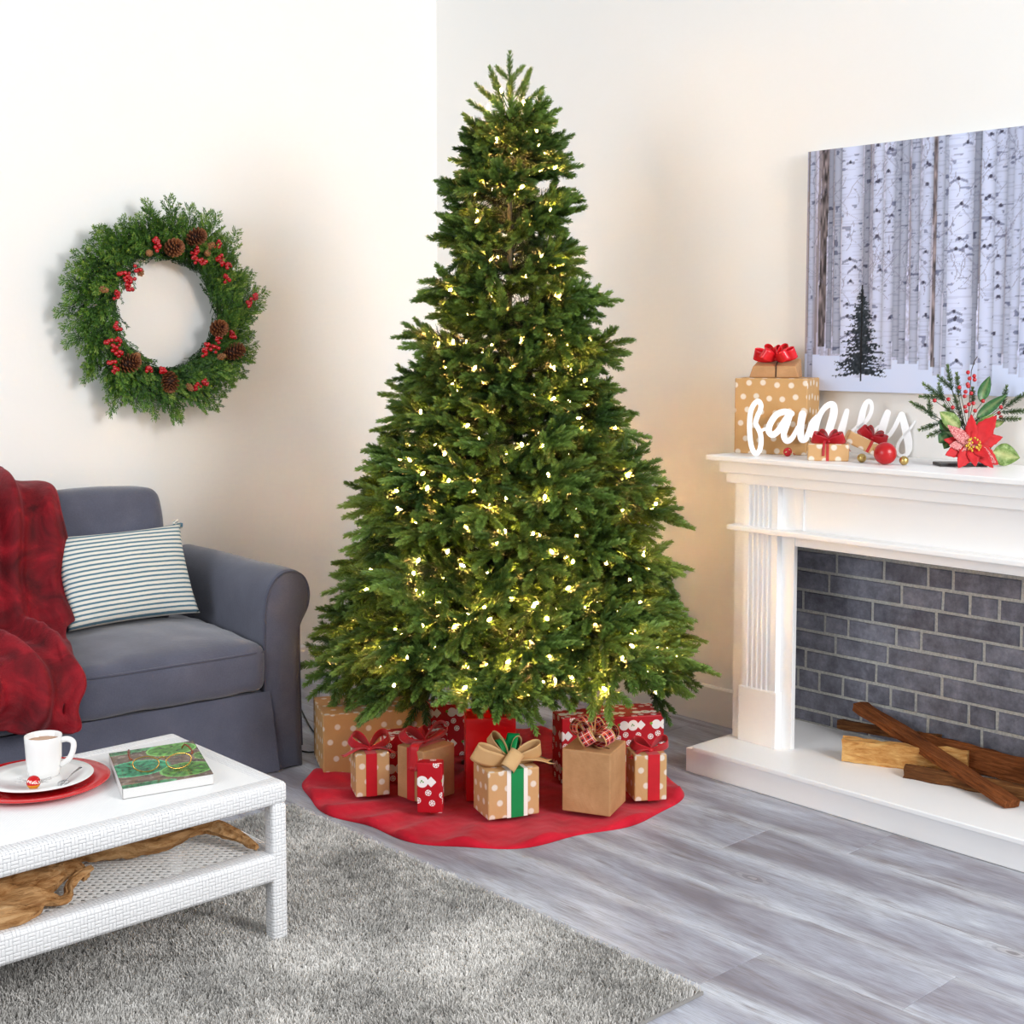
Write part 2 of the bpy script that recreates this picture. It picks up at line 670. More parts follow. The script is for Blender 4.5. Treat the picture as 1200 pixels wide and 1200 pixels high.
mat('log_brown', None, 0.8, m_wood([(0.3, '#3a2012'), (0.5, '#6e4526'), (0.65, '#93653b'), (0.82, '#c09360')], (1.2, 14, 14), 1.0, 9.0), spec=0.15)

mat('porcelain', '#e6e5e3', 0.12, spec=0.5, coat=0.3)
mat('red_glaze', '#c8161d', 0.22, spec=0.5, coat=0.3)
mat('coffee', '#a97b52', 0.15)
mat('steel', '#c9c9cb', 0.18, metal=1.0)
mat('clear_film', '#ffffff', 0.12, trans=0.9, alpha=0.55)
mat('page_paper', None, 0.8, lambda: {'Base Color': mixc(lt(fract(sep(coord('Object'))[2] * 520.0), 0.35), '#dedddb', '#c6c4c1')})
mat('glasses_metal', '#c9a050', 0.25, metal=1.0)
mat('glasses_amber', '#8a3d12', 0.25, spec=0.5)
def m_lens():
    return {}
mat('lens_glass', '#ffffff', 0.02, trans=1.0, alpha=0.25)
mat('gold_ball', '#c9ad6a', 0.32, metal=0.9)
mat('red_ball', '#b00c13', 0.3, spec=0.5)
mat('black_base', '#171615', 0.4)
mat('black_cord', '#0c0c0c', 0.5)
mat('sign_white', '#f8f8f8', 0.35, spec=0.4)
def m_petal():
    u, v, _ = sep(coord('Object'))
    n = noise(coord('Object'), 45, 3)
    return {'Base Color': mixc(n, '#9c0410', '#cf141c'), 'Normal': bump(n, 0.3, 0.004)}
mat('red_petal', None, 0.6, m_petal, spec=0.3, sheen=0.3)
mat('glitter_petal', None, 0.5, lambda: {'Base Color': mixc(gt(noise(coord('Object'), 420, 2, 0.9), 0.52), '#9a1822', '#e6a39d')}, spec=0.5)
def m_leaf(a, b, c):
    def f():
        n = noise(coord('Object'), 60, 4, 0.7)
        t = attr('tint')
        col = ramp(n, [(0.35, a), (0.5, b), (0.66, c)])
        return {'Base Color': mixc(t, col, '#c9c98a'), 'Normal': bump(n, 0.3, 0.004)}
    return f
mat('leaf_dark', None, 0.4, m_leaf('#1c4420', '#2a5c2c', '#3d7238'), spec=0.45)
mat('leaf_pale', None, 0.5, m_leaf('#4f6a2c', '#6f8a45', '#9db075'), spec=0.35)
mat('skirt_red', None, 0.85, None, sheen=0.5, spec=0.15)


def m_skirt():
    c = coord('Object')
    x, y, z = sep(c)
    w = M('SINE', (x + y) * 95.0 + M('SINE', (x - y) * 60.0) * 1.6)
    n = noise(c, 9, 3)
    return {'Base Color': ramp(n, [(0.3, '#b01225'), (0.7, '#d42338')]), 'Normal': bump(w * 0.35 + noise(c, 160, 2), 0.25, 0.003)}
mat('skirt_fabric', None, 0.85, m_skirt, sheen=0.1, spec=0.1)
def m_rug():
    t = attr('tint')
    return {'Base Color': ramp(t, [(0.0, '#8a8783'), (0.3, '#b7b4af'), (0.65, '#d6d3ce'), (1.0, '#efece7')])}
mat('rug_pile', None, 0.8, m_rug, spec=0.25, sheen=0.3)
mat('rug_back', '#8d8a86', 0.95)
mat('print_canvas', None, 0.7, lambda: {'Base Color': attr('print', 'Color'), 'Normal': bump(noise(coord('Object'), 500, 2), 0.08, 0.002)}, spec=0.2)
mat('canvas_side', '#d8d6d6', 0.8)
mat('book_cover', None, 0.25, lambda: {'Base Color': attr('print', 'Color')}, spec=0.5)

# ------------------------------------------------------------------ room
WX, WY, WH = 4.15, 5.06, 3.4
o = struct(MB().box((-2.2, WY, -0.05), (WX + 0.12, WY + 0.12, WH)).build('wall_left', 'wall_paint'))
o['label'] = 'off-white wall behind the sofa and wreath'
o = struct(MB().box((WX, -1.0, -0.05), (WX + 0.12, WY, WH)).build('wall_right', 'wall_paint'))
o['label'] = 'off-white wall behind the fireplace'
# skirting boards
def board(name, a, b, axis):
    mb = MB()
    if axis == 'x':
        prof = [(WY, 0), (WY, 0.147), (WY - 0.008, 0.147), (WY - 0.014, 0.140), (WY - 0.014, 0)]
        n = len(prof)
        vs = [(a, y, z) for y, z in prof] + [(b, y, z) for y, z in prof]
    else:
        prof = [(WX, 0), (WX, 0.147), (WX - 0.008, 0.147), (WX - 0.014, 0.140), (WX - 0.014, 0)]
        n = len(prof)
        vs = [(x, a, z) for x, z in prof] + [(x, b, z) for x, z in prof]
    mb.add(vs, [(i, (i + 1) % n, n + (i + 1) % n, n + i) for i in range(n)] + [tuple(range(n)), tuple(range(2 * n - 1, n - 1, -1))])
    return struct(mb.build(name, 'trim_paint'))
board('baseboard_left', -2.2, WX - 0.014, 'x')
board('baseboard_right', 2.99, WY - 0.014, 'y')
# floor of planks running along the fireplace wall
fl = struct(MB().box((-2.2, -1.0, -0.06), (WX, WY, -0.010)).build('floor', 'floor_substrate'))
fl['label'] = 'grey washed wood plank floor'
PW = 0.2385
seam0 = 2.645
joint = {0: 1.595, -1: 1.98, 1: 2.9, 2: 2.49, 3: 2.213, 4: 2.75, 5: 1.9, -2: 2.55, -3: 2.2}
plank_me = {}
rp = random.Random(3)
for k in range(-11, 7):
    x0 = seam0 + k * PW
    x1 = min(x0 + PW, WX)
    if x0 >= WX - 0.02: continue
    j0 = joint.get(k, rp.uniform(1.6, 2.9))
    y = j0 - 1.5 * 2
    while y < WY:
        a, b = max(y, 0.2 if k > -6 else 1.2), min(y + 1.5, WY)
        y += 1.5
        if b - a < 0.05: continue
        key = (round(x1 - x0, 3), round(b - a, 3))
        if key not in plank_me:
            w, l = key[0] / 2 - 0.0006, key[1] / 2 - 0.0006
            mb = MB()
            mb.add([(-w, -l, -0.01), (w, -l, -0.01), (w, l, -0.01), (-w, l, -0.01),
                    (-w, -l, -0.001), (w, -l, -0.001), (w, l, -0.001), (-w, l, -0.001),
                    (-w + .001, -l + .001, 0), (w - .001, -l + .001, 0), (w - .001, l - .001, 0), (-w + .001, l - .001, 0)],
                   [(0, 1, 5, 4), (1, 2, 6, 5), (2, 3, 7, 6), (3, 0, 4, 7), (4, 5, 9, 8), (5, 6, 10, 9), (6, 7, 11, 10), (7, 4, 8, 11), (8, 9, 10, 11)])
            plank_me[key] = mb.mesh('plank')
            plank_me[key].materials.append(MATS['grey_wood_plank'])
        inst(plank_me[key], 'plank', fl, Matrix.Translation(((x0 + x1) / 2, (a + b) / 2, 0)))

# ------------------------------------------------------------------ fireplace
FP = thing('fireplace', 'white mantel fireplace surround with fluted pilaster and grey brick back', 'fireplace', (3.78, 2.2, 0))
FX, FY = 3.78, 2.2
def fb(name, a, b, m='white_paint', bev=0.002, parent=FP):
    mb = MB().box((a[0] - FX, a[1] - FY, a[2]), (b[0] - FX, b[1] - FY, b[2]))
    return mb.build(name, m, parent, bevel=bev, seg=2)
YR = 1.30                       # right-hand end, outside the frame
zh = 0.102
fb('hearth', (3.60, YR - 0.06, 0.001), (WX - .002, 3.035, 0.085))
fb('hearth_slab', (3.58, YR - 0.08, 0.085), (WX - .002, 2.989, zh), bev=0.003)
# shelf tiers
fb('mantel_shelf', (3.713, YR - 0.072, 1.084), (WX - .002, 3.055, 1.102), bev=0.003)
fb('crown_moulding', (3.747, YR - 0.038, 1.042), (WX - .002, 3.021, 1.084))
fb('crown_moulding', (3.765, YR - 0.02, 1.006), (WX - .002, 3.003, 1.042))
for side in (0, 1):
    def ys(y): return y if side == 0 else (2.98 + YR) - y
    def yy(a, b):
        a, b = ys(a), ys(b)
        return (min(a, b), max(a, b))
    a, b = yy(2.735, 2.98)
    fb('side_post', (3.797, a, zh), (3.817, b, 1.006))
    a2, b2 = yy(2.955, 2.98)
    fb('side_panel', (3.817, a2, zh), (WX - 0.03, b2, 1.006))
    if side == 0:
        fb('side_post', (3.787, 2.938, zh), (3.797, 2.98, 1.006), bev=0.0)
    a, b = yy(2.776, 2.938)
    fb('plinth', (3.762, a, zh), (3.797, b, 0.297), bev=0.003)
    # fluted pilaster
    a, b = yy(2.787, 2.930)
    prof = []
    n = 5
    wv = b - a
    m0 = wv * 0.14
    pts = [(a, 3.797), (a, 3.771), (a + m0, 3.771)]
    fw_ = (wv - 2 * m0) / n
    for i in range(n):
        c = a + m0 + (i + 0.5) * fw_
        for j in range(7):
            t = j / 6
            pts.append((c - fw_ * 0.36 + t * fw_ * 0.72, 3.771 + 0.010 * math.sin(PI * t)))
    pts += [(b - m0, 3.771), (b, 3.771), (b, 3.797)]
    mb = MB()
    N = len(pts)
    vs = [(x - FX, y - FY, 0.297) for y, x in pts] + [(x - FX, y - FY, 1.006) for y, x in pts]
    mb.add(vs, [(i, (i + 1) % N, N + (i + 1) % N, N + i) for i in range(N)] + [tuple(range(N)), tuple(range(2 * N - 1, N - 1, -1))])
    mb.build('fluted_pilaster', 'white_paint', FP)
fb('frieze_panel', (3.803, YR + 0.24, 0.805), (3.85, 2.736, 1.006))
fb('frieze_trim', (3.797, 2.700, 0.862), (3.803, 2.736, 1.006), bev=0.0)
fb('lintel_moulding', (3.742, YR, 0.843), (3.803, 2.983, 0.861), bev=0.004)
# brick back
rows = [[2.961, 2.784, 2.592, 2.421, 2.329, 2.085], [2.959, 2.815, 2.52, 2.364, 2.266, 2.163, 1.998], [2.987, 2.926, 2.634, 2.387, 2.085],
        [2.998, 2.83, 2.731, 2.537, 2.441, 2.212, 1.993], [3.023, 2.783, 2.57, 2.241, 2.029], [3.021, 2.911, 2.614, 2.36, 1.989],
        [3.046, 2.943, 2.85, 2.75, 2.65, 2.554, 2.457, 2.26, 2.159, 1.986], [2.98, 2.673, 2.409, 2.211, 1.984], [3.004, 2.795, 2.638, 2.48, 2.339, 2.165, 2.02]]
jz = [0.74, 0.666, 0.591, 0.515, 0.444, 0.374, 0.3, 0.225, 0.151, 0.103]
back = fb('brick_back', (4.1235, YR + 0.05, zh), (WX - 0.001, 2.985, 0.84), 'mortar', 0.0)
def brick(y0, y1, z0, z1):
    g = 0.0056
    y0, y1 = sorted((y0, y1))
    y1 = min(y1, 2.983)
    if y1 - y0 < 0.02: return
    w = (y1 - y0) / 2 - g; h = (z1 - z0) / 2 - g
    mb = MB()
    rr = random.Random(int(y0 * 1000) + int(z0 * 7919))
    q = lambda: rr.uniform(-0.0012, 0.0012)
    cs = [(-w + q(), -h + q()), (w + q(), -h + q()), (w + q(), h + q()), (-w + q(), h + q())]
    e = 0.0025
    vs = [(0.010, y, z) for y, z in cs] + [(-0.0005, y, z) for y, z in cs]
    vs += [(-0.003 + q() * .5, y * (1 - e / w), z * (1 - e / max(h, .01))) for y, z in cs]
    fs = [(0, 4, 5, 1), (1, 5, 6, 2), (2, 6, 7, 3), (3, 7, 4, 0), (4, 8, 9, 5), (5, 9, 10, 6), (6, 10, 11, 7), (7, 11, 8, 4), (8, 11, 10, 9)]
    o = mb.add(vs, fs).build('brick', 'grey_brick', back)
    o.location = (4.122 - FX, (y0 + y1) / 2 - FY, (z0 + z1) / 2)
rb = random.Random(11)
for i, r in enumerate(rows):
    r = list(r)
    while r[-1] > YR + 0.1: r.append(max(r[-1] - rb.choice([0.1, 0.18, 0.24, 0.29]), YR + 0.06))
    for y1, y0 in zip(r, r[1:]):
        brick(y0, y1, jz[i + 1], jz[i])
r = [2.985, 2.88, 2.66, 2.5, 2.25, 2.0, 1.75, 1.5]
for y1, y0 in zip(r, r[1:]): brick(y0, y1, 0.74, 0.815)

# ------------------------------------------------------------------ canvas print of birches
PY0, PY1, PZ0, PZ1 = 2.93, 1.75, 1.322, 2.17
def u_of(zx):   # distance along the canvas of a trunk (table measured on the print)
    xs = [85, 105, 150, 262, 365, 550, 685, 838, 933, 1100, 1300]
    ys = [2.93, 2.908, 2.859, 2.741, 2.635, 2.454, 2.328, 2.192, 2.11, 1.97, 1.81]
    return 2.93 - np.interp(zx, xs, ys)
def birch_print(nu, nv):
    rs = np.random.RandomState(5)
    Wd, Hd = PY0 - PY1, PZ1 - PZ0
    U, Vv = np.meshgrid(np.linspace(0, Wd, nu), np.linspace(0, Hd, nv))
    img = np.zeros((nv, nu, 3))
    def vn(sx, sy, seed):
        r2 = np.random.RandomState(seed)
        gx, gy = int(Wd * sx) + 3, int(Hd * sy) + 3
        g = r2.rand(gy, gx)
        x = U * sx; y = Vv * sy
        xi, yi = x.astype(int), y.astype(int)
        fx, fy = x - xi, y - yi
        fx = fx * fx * (3 - 2 * fx); fy = fy * fy * (3 - 2 * fy)
        return (g[yi, xi] * (1 - fx) + g[yi, xi + 1] * fx) * (1 - fy) + (g[yi + 1, xi] * (1 - fx) + g[yi + 1, xi + 1] * fx) * fy
    n1 = vn(90, 60, 1); n2 = vn(200, 160, 2); n3 = vn(6, 3, 3)
    bg = 0.66 + 0.20 * n1 + 0.18 * (n2 - .5) + 0.1 * (n3 - .5)
    fadeR = np.clip(U / 0.9, 0, 1)
    bg = bg + 0.06 * fadeR
    img[:] = np.stack([bg * 0.97, bg * 0.97, bg * 1.04], -1)
    # thin far stems
    for k in range(130):
        c = rs.uniform(0, Wd); w = rs.uniform(0.002, 0.007); s = rs.uniform(0.52, 0.88); b = rs.uniform(0.06, 0.2)
        lean = rs.uniform(-0.02, 0.02)
        m = (np.abs(U - c - lean * Vv) < w) & (Vv > b)
        col = np.array([s, s * .97, s * 1.02]) if rs.rand() > .3 else np.array([s * .75, s * .66, s * .62])
        img[m] = img[m] * 0.35 + col * 0.65
    # twigs
    for k in range(220):
        c = rs.uniform(0, Wd); b = rs.uniform(0.25, Hd); L = rs.uniform(0.03, 0.14); sl = rs.uniform(-1.4, 1.4)
        m = (np.abs(U - c - sl * (Vv - b)) < 0.0016) & (Vv > b) & (Vv < b + L)
        img[m] = img[m] * 0.4 + np.array([.42, .40, .46]) * 0.6
    tr = [(105, 24, .78, .03), (150, 30, -.42, .155), (178, 20, .62, .15), (207, 30, .72, .13), (320, 26, .62, .11), (465, 30, .72, .10), (440, 26, .70, .12), (510, 32, .76, .10),
          (605, 30, .80, .06), (632, 20, .74, .09), (745, 24, .62, .10), (585, 13, -.5, .09), (880, 26, .76, .09), (905, 32, .83, .07), (838, 42, .84, .10), (365, 42, .88, .07),
          (408, 40, .86, .08), (552, 38, .86, .08), (793, 50, .90, .03), (262, 86, .92, .05), (685, 92, .94, .03), (960, 60, .88, .06), (1010, 30, .75, .1), (1060, 80, .92, .04), (1120, 40, .8, .09), (1180, 60, .9, .05), (1250, 40, .8, .08)]
    for (zx, w, s, b) in tr:
        c = u_of(zx); hw = w * 0.00098 / 2
        lean = rs.uniform(-0.012, 0.012)
        d = (U - c - lean * (Vv - .4)) / hw
        m = (np.abs(d) < 1) & (Vv > b)
        sh = 1 - 0.22 * np.clip(d, 0, 1) ** 2 - 0.10 * np.clip(-d, 0, 1) ** 3
        if s > 0:
            col = np.stack([s * .95 * sh, s * .97 * sh, s * 1.04 * sh], -1)
            lines = (vn(14, 260, int(zx)) > 0.72) * 0.06
            marks = (vn(40, 110, int(zx) + 9) > 0.86) * 0.26
            col = col - (lines + marks)[..., None] * np.array([1, 1, .92])
        else:
            s2 = -s
            t = s2 + 0.5 * (vn(160, 40, int(zx)) - .5)
            col = np.stack([t * 1.0 * sh, t * .9 * sh, t * .88 * sh], -1)
        img[m] = col[m]
        if w > 36:   # chevron branch scars
            for k in range(int(5 + w / 14)):
                cv = rs.uniform(b + .05, Hd); cu = c + rs.uniform(-.5, .5) * hw; ww = rs.uniform(.3, .8) * hw
                q = np.abs(U - cu)
                mm = (q < ww) & (np.abs(Vv - cv + q * rs.uniform(.3, .7)) < 0.0045) & m
                img[mm] = img[mm] * .45 + np.array([.36, .37, .46]) * .55
                e = ((U - cu) / 0.006) ** 2 + ((Vv - cv) / 0.006) ** 2 < 1
                img[e & m] = np.array([.28, .27, .33])
    for k in range(260):
        c = rs.uniform(0, Wd); b = rs.uniform(0.3, Hd); L = rs.uniform(0.03, 0.13); sl = rs.uniform(-1.5, 1.5)
        m = (np.abs(U - c - sl * (Vv - b) - 0.01 * np.sin((Vv - b) * 60)) < 0.0013) & (Vv > b) & (Vv < b + L)
        img[m] = img[m] * 0.45 + np.array([.46, .44, .50]) * 0.55
    # snow
    line = 0.125 - 0.02 * np.clip(U / .8, 0, 1) + 0.012 * (vn(9, 1.5, 77) - .5)
    sn = (Vv < line)
    base = np.stack([.86 + 0 * U, .89 + 0 * U, .95 + 0 * U], -1)
    keep = np.zeros_like(sn)
    for (zx, w, s, b) in tr:
        c = u_of(zx); keep |= (np.abs(U - c) < w * .00098 / 2) & (Vv > b)
    img[sn & ~keep] = base[sn & ~keep]
    # fir in front
    fc = 2.93 - 2.695; f0, f1 = 0.036, 0.36
    for k in range(26):
        t = k / 25
        zc = f0 + 0.035 + (f1 - f0 - 0.045) * t
        half = 0.115 * (1 - t) ** 0.85 + 0.006
        for sgn in (-1, 1):
            L = half * rs.uniform(.45, 1.15)
            q = (U - fc) * sgn
            m = (q > -0.004) & (q < L)
            drop = 0.25 * q - 0.1 * q * q / L
            th = 0.0062 * (1 - q / L) + 0.0015
            j = 0.006 * (vn(150, 150, 300 + k) - .5) * 2
            m &= np.abs(Vv - zc + drop + j) < th
            img[m] = np.array([.17, .20, .22]) + 0.16 * (n2[m] - .5)[:, None]
    m = (np.abs(U - fc) < 0.004) & (Vv > f0) & (Vv < f1 + 0.01)
    img[m] = [.12, .12, .13]
    return np.clip(img * np.array([.965, .98, 1.03]), 0.02, 1.0)
NU, NV = 380, 270
img = birch_print(NU, NV)
lin = np.where(img <= 0.04045, img / 12.92, ((img + 0.055) / 1.055) ** 2.4)
ys = np.linspace(PY0, PY1, NU); zs = np.linspace(PZ0, PZ1, NV)
YY, ZZ = np.meshgrid(ys, zs)
vv = np.stack([np.full(YY.size, 0.0), YY.ravel() - PY0, ZZ.ravel() - PZ0], -1)
ii = (np.arange(NV - 1)[:, None] * NU + np.arange(NU - 1)[None, :]).ravel()
ff = np.stack([ii, ii + NU, ii + NU + 1, ii + 1], -1)
me = bpy.data.meshes.new('print')
me.vertices.add(len(vv)); me.vertices.foreach_set('co', vv.astype(np.float32).ravel())
me.loops.add(ff.size); me.loops.foreach_set('vertex_index', ff.astype(np.int32).ravel())
me.polygons.add(len(ff)); me.polygons.foreach_set('loop_start', np.arange(0, ff.size, 4, dtype=np.int32)); me.polygons.foreach_set('loop_total', np.full(len(ff), 4, dtype=np.int32))
me.update(calc_edges=True)
rgba = np.concatenate([lin.reshape(-1, 3), np.ones((lin.shape[0] * lin.shape[1], 1))], 1)
attr_set(me, 'print', rgba, 'FLOAT_COLOR')
PT = thing('canvas_print', 'large canvas print of snowy birch trunks and a small fir, above mantel', 'picture', (4.112, PY0, PZ0))
obj('printed_face', me, 'print_canvas', PT)
MB().box((0.0008, -(PY0 - PY1), 0), (0.033, 0, PZ1 - PZ0)).build('canvas_block', 'canvas_side', PT)

# ------------------------------------------------------------------ sofa
SA = R(4.5)
def wd(w, d): return (w * math.cos(SA) + d * math.sin(SA), -w * math.sin(SA) + d * math.cos(SA))
SW, SD = 1.5, 4.6
sx, sy = wd(SW, SD)
SOFA = thing('sofa', 'slate grey slipcovered sofa with rolled arm and box seat cushions', 'sofa', (sx, sy, 0), -SA)


def soft_box(hx, hy, hz, r, n=(22, 16, 8), top=0.0, front=0.0, amp=0.004, fr=6.0, seed=0, bottom=0.0):
    """cushion: rounded box with bulged faces and low wrinkles, centred"""
    mb = MB()
    def surf(p):
        q = Vector((max(-hx + r, min(hx - r, p.x)), max(-hy + r, min(hy - r, p.y)), max(-hz + r, min(hz - r, p.z))))
        d = p - q
        if d.length > 1e-6: d = d.normalized() * r
        s = q + d
        fx = max(0, 1 - (s.x / hx) ** 2); fy = max(0, 1 - (s.y / hy) ** 2); fz = max(0, 1 - (s.z / hz) ** 2)
        if s.z > 0: s.z += top * (fx * fy) ** 0.6 * (s.z / hz)
        else: s.z += bottom * (fx * fy) ** 0.6 * (s.z / hz)
        s.y += front * (fx * fz) ** 0.6 * (s.y / hy)
        s.x += front * (fy * fz) ** 0.6 * (s.x / hx) * 0.6
        w = mnoise.noise(Vector((s.x * fr + seed, s.y * fr * 1.6, s.z * fr * 1.3))) * amp
        w += mnoise.noise(Vector((s.x * fr * 2.3 + seed, s.y * fr * 2, s.z * fr * 2 + 5))) * amp * .5
        nn = d.normalized() if d.length > 1e-6 else Vector((0, 0, 1))
        return s + nn * w
    for ax, na, nb in ((0, n[1], n[2]), (1, n[0], n[2]), (2, n[0], n[1])):
        for sgn in (-1, 1):
            H = [hx, hy, hz]
            a, b = [i for i in range(3) if i != ax]
            def fn(u, v):
                p = [0, 0, 0]
                p[ax] = sgn * H[ax]; 
                cu = -math.cos(PI * u) * 0.35 + (2 * u - 1) * 0.65
                cv = -math.cos(PI * v) * 0.35 + (2 * v - 1) * 0.65
                p[a] = cu * H[a]; p[b] = cv * H[b]
                return surf(Vector(p))
            mb.grid(fn, na, nb)
    me = bpy.data.meshes.new('soft')
    me.from_pydata(mb.v, [], mb.f)
    bm = bmesh.new(); bm.from_mesh(me)
    bmesh.ops.remove_doubles(bm, verts=bm.verts, dist=0.0005)
    bmesh.ops.recalc_face_normals(bm, faces=bm.faces)
    bm.to_mesh(me); bm.free()
    shade(me)
    return me, surf


def piping_loop(surf, hx, hy, z, r, n=64):
    """rounded rectangle following the cushion edge at height z"""
    pts = []
    for k in range(n + 1):
        a = 2 * PI * k / n
        c, s = math.cos(a), math.sin(a)
        m = max(abs(c) / hx, abs(s) / hy)
        pts.append(surf(Vector((c / m, s / m, z))))
    return pts

def S(w, d, z): return (w - SW, d - SD, z)
def place(o, w, d, z, rx=0, ry=0, rz=0):
    o.location = S(w, d, z)
    o.rotation_euler = (rx, ry, rz)
    return o

# base body and back frame
MB().box(S(0.86, 4.215, 0.02), S(2.20, 5.02, 0.285)).build('base', 'sofa_fabric', SOFA, bevel=0.012, seg=2, smooth=40)
MB().box(S(0.86, 4.90, 0.05), S(2.24, 5.045, 0.655)).build('back_frame', 'sofa_fabric', SOFA, bevel=0.05, seg=4, smooth=60)
# rolled arms
def arm_profile(flip=False):
    pts = [(2.192, 0.0), (2.190, 0.15), (2.188, 0.40), (2.190, 0.52), (2.197, 0.60), (2.213, 0.650), (2.240, 0.685), (2.275, 0.702), (2.312, 0.700),
           (2.343, 0.682), (2.361, 0.650), (2.367, 0.612), (2.360, 0.572), (2.343, 0.540), (2.329, 0.515), (2.325, 0.48), (2.326, 0.30), (2.330, 0.12), (2.334, 0.0)]
    pts = [tuple(p) for p in smoothpath(pts, 3)]
    if flip: pts = [(0.83 - (w - 2.192), z) for w, z in pts]
    return pts
for flip in (False, True):
    prof = arm_profile(flip)
    n = len(prof)
    cw = sum(p[0] for p in prof) / n; 
    secs = [(4.20, 0.985), (4.205, 0.997), (4.215, 1.0)] + [(4.215 + (5.03 - 4.215) * i / 10, 1.0) for i in range(1, 11)]
    mb = MB()
    vs = []
    for j, (d, sc) in enumerate(secs):
        for (w, z) in prof:
            drop = -0.010 * max(0, (d - 4.25)) if z > 0.5 else 0
            wob = 0.004 * mnoise.noise(Vector((w * 5, d * 6, z * 5))) if j > 2 else 0
            vs.append(S(cw + (w - cw) * sc + wob, d, (z * sc if z > 0.3 else z) + drop + wob))
    fs = [(j * n + i, (j + 1) * n + i, (j + 1) * n + i + 1, j * n + i + 1) for j in range(len(secs) - 1) for i in range(n - 1)]
    mb.add(vs, fs)
    # front panel, gently domed
    ring = [S(cw + (w - cw) * .985, 4.20, z * .985 if z > .3 else z) for w, z in prof]
    inner = [S(cw + (w - cw) * .80, 4.192, 0.02 + (z - .02) * 0.95) for w, z in prof]
    cen = [S(cw + (w - cw) * .25, 4.189, 0.04 + (z - .04) * 0.85) for w, z in prof]
    mb.add(ring + inner + cen, [(i, i + 1, n + i + 1, n + i) for i in range(n - 1)] + [(n + i, n + i + 1, 2 * n + i + 1, 2 * n + i) for i in range(n - 1)] + [tuple(range(2 * n, 3 * n))])
    bk = [vs[(len(secs) - 1) * n + i] for i in range(n)]
    mb.add(bk, [tuple(range(n))])
    arm = mb.build('arm', 'sofa_fabric', SOFA, smooth=50)
    pp = [S(cw + (w - cw) * .99, 4.199, z * .99 if z > .3 else z) for w, z in prof if z > 0.03]
    MB().tube(pp, 0.0042, 6).build('piping', 'sofa_piping', arm, smooth=True)
# skirt panel under the seat, flaring a little at the hem
def skirt(u, v):
    w = 0.84 + u * (2.205 - 0.84 + 0.022 * (1 - v))
    z = 0.006 + v * 0.282
    fold = 0.006 * mnoise.noise(Vector((w * 4, z * 1.5, 3))) + 0.010 * (1 - v) * mnoise.noise(Vector((w * 9, 0, 8)))
    return S(w, 4.192 - 0.022 * (1 - v) - fold, z)
MB().grid(skirt, 60, 10).build('skirt_panel', 'sofa_fabric', SOFA, smooth=True)
# seat cushions
for k, (w0, w1) in enumerate(((1.512, 2.186), (0.834, 1.508))):
    hx, hy, hz = (w1 - w0) / 2, 0.335, 0.082
    me, sf = soft_box(hx, hy, hz, 0.035, (30, 24, 8), top=0.048, front=0.018, amp=0.006, fr=7.0, seed=k * 7.7, bottom=0.004)
    c = obj('seat_cushion', me, 'sofa_fabric', SOFA)
    place(c, (w0 + w1) / 2, 4.18 + hy, 0.372)
    pts = piping_loop(sf, hx, hy, hz * 0.72, 0.035)
    MB().tube(pts, 0.0045, 6, cap=False).build('piping', 'sofa_piping', c, smooth=True)
# back cushions
for k, (w0, w1) in enumerate(((1.47, 2.080), (0.84, 1.455))):
    hx, hy, hz = (w1 - w0) / 2, 0.10, 0.262
    me, sf = soft_box(hx, hy, hz, 0.050, (28, 10, 22), top=0.012, front=0.040, amp=0.010, fr=5.0, seed=3 + k * 5.1)
    c = obj('back_cushion', me, 'sofa_fabric', SOFA)
    place(c, (w0 + w1) / 2, 4.855, 0.690, rx=R(-9))
# striped pillow leaning on the back cushion
PIL = thing('throw_pillow', 'cream pillow with thin blue stripes leaning on grey sofa', 'pillow', (0, 0, 0))
def pillow_mesh(hw, hh, th, nu=36, nv=28):
    mb = MB()
    def f(sgn):
        def g(u, v):
            x = 2 * u - 1; y = 2 * v - 1
            pin = 0.055
            px = hw * x * (1 - pin * (1 - abs(x)) * 0 - pin * (1 - y * y) * abs(x) ** 3)
            py = hh * y * (1 - pin * (1 - x * x) * abs(y) ** 3)
            t = th * (max(0, (1 - x ** 2)) * max(0, (1 - y ** 2))) ** 0.42
            t += 0.006 * mnoise.noise(Vector((x * 2.5, y * 2.5, sgn * 3))) * (1 - abs(x) ** 4) * (1 - abs(y) ** 4)
            return (px, -sgn * t, py)
        return g
    mb.grid(f(1), nu, nv); a = len(mb.v)
    mb.grid(f(-1), nu, nv)
    me = bpy.data.meshes.new('cover')
    me.from_pydata(mb.v, [], mb.f)
    uvl = me.uv_layers.new(name='UVMap')
    co = [v.co for v in me.vertices]
    for p in me.polygons:
        for li in p.loop_indices:
            i = me.loops[li].vertex_index % a
            uvl.data[li].uv = ((i % (nu + 1)) / nu, (i // (nu + 1)) / nv)
    bm = bmesh.new(); bm.from_mesh(me)
    bmesh.ops.remove_doubles(bm, verts=bm.verts, dist=0.0004)
    bmesh.ops.recalc_face_normals(bm, faces=bm.faces)
    bm.to_mesh(me); bm.free()
    shade(me)
    return me
pc = wd(1.872, 4.625)
PIL.location = (pc[0], pc[1], 0.668)
PIL.rotation_euler = (R(-26), R(-1.0), -SA + R(-1))
obj('pillow_cover', pillow_mesh(0.240, 0.172, 0.07), 'striped_ticking', PIL)
mb = MB()
mb.tube([(0.230, 0.012, 0.166), (0.242, 0.015, 0.179), (0.252, 0.012, 0.174), (0.246, 0.01, 0.159)], 0.005, 6)
mb.tube([(0.220, 0.012, 0.164), (0.226, 0.018, 0.184), (0.242, 0.012, 0.190)], 0.005, 6)
mb.build('corner_tie', 'striped_ticking', PIL, smooth=True, uv=True)

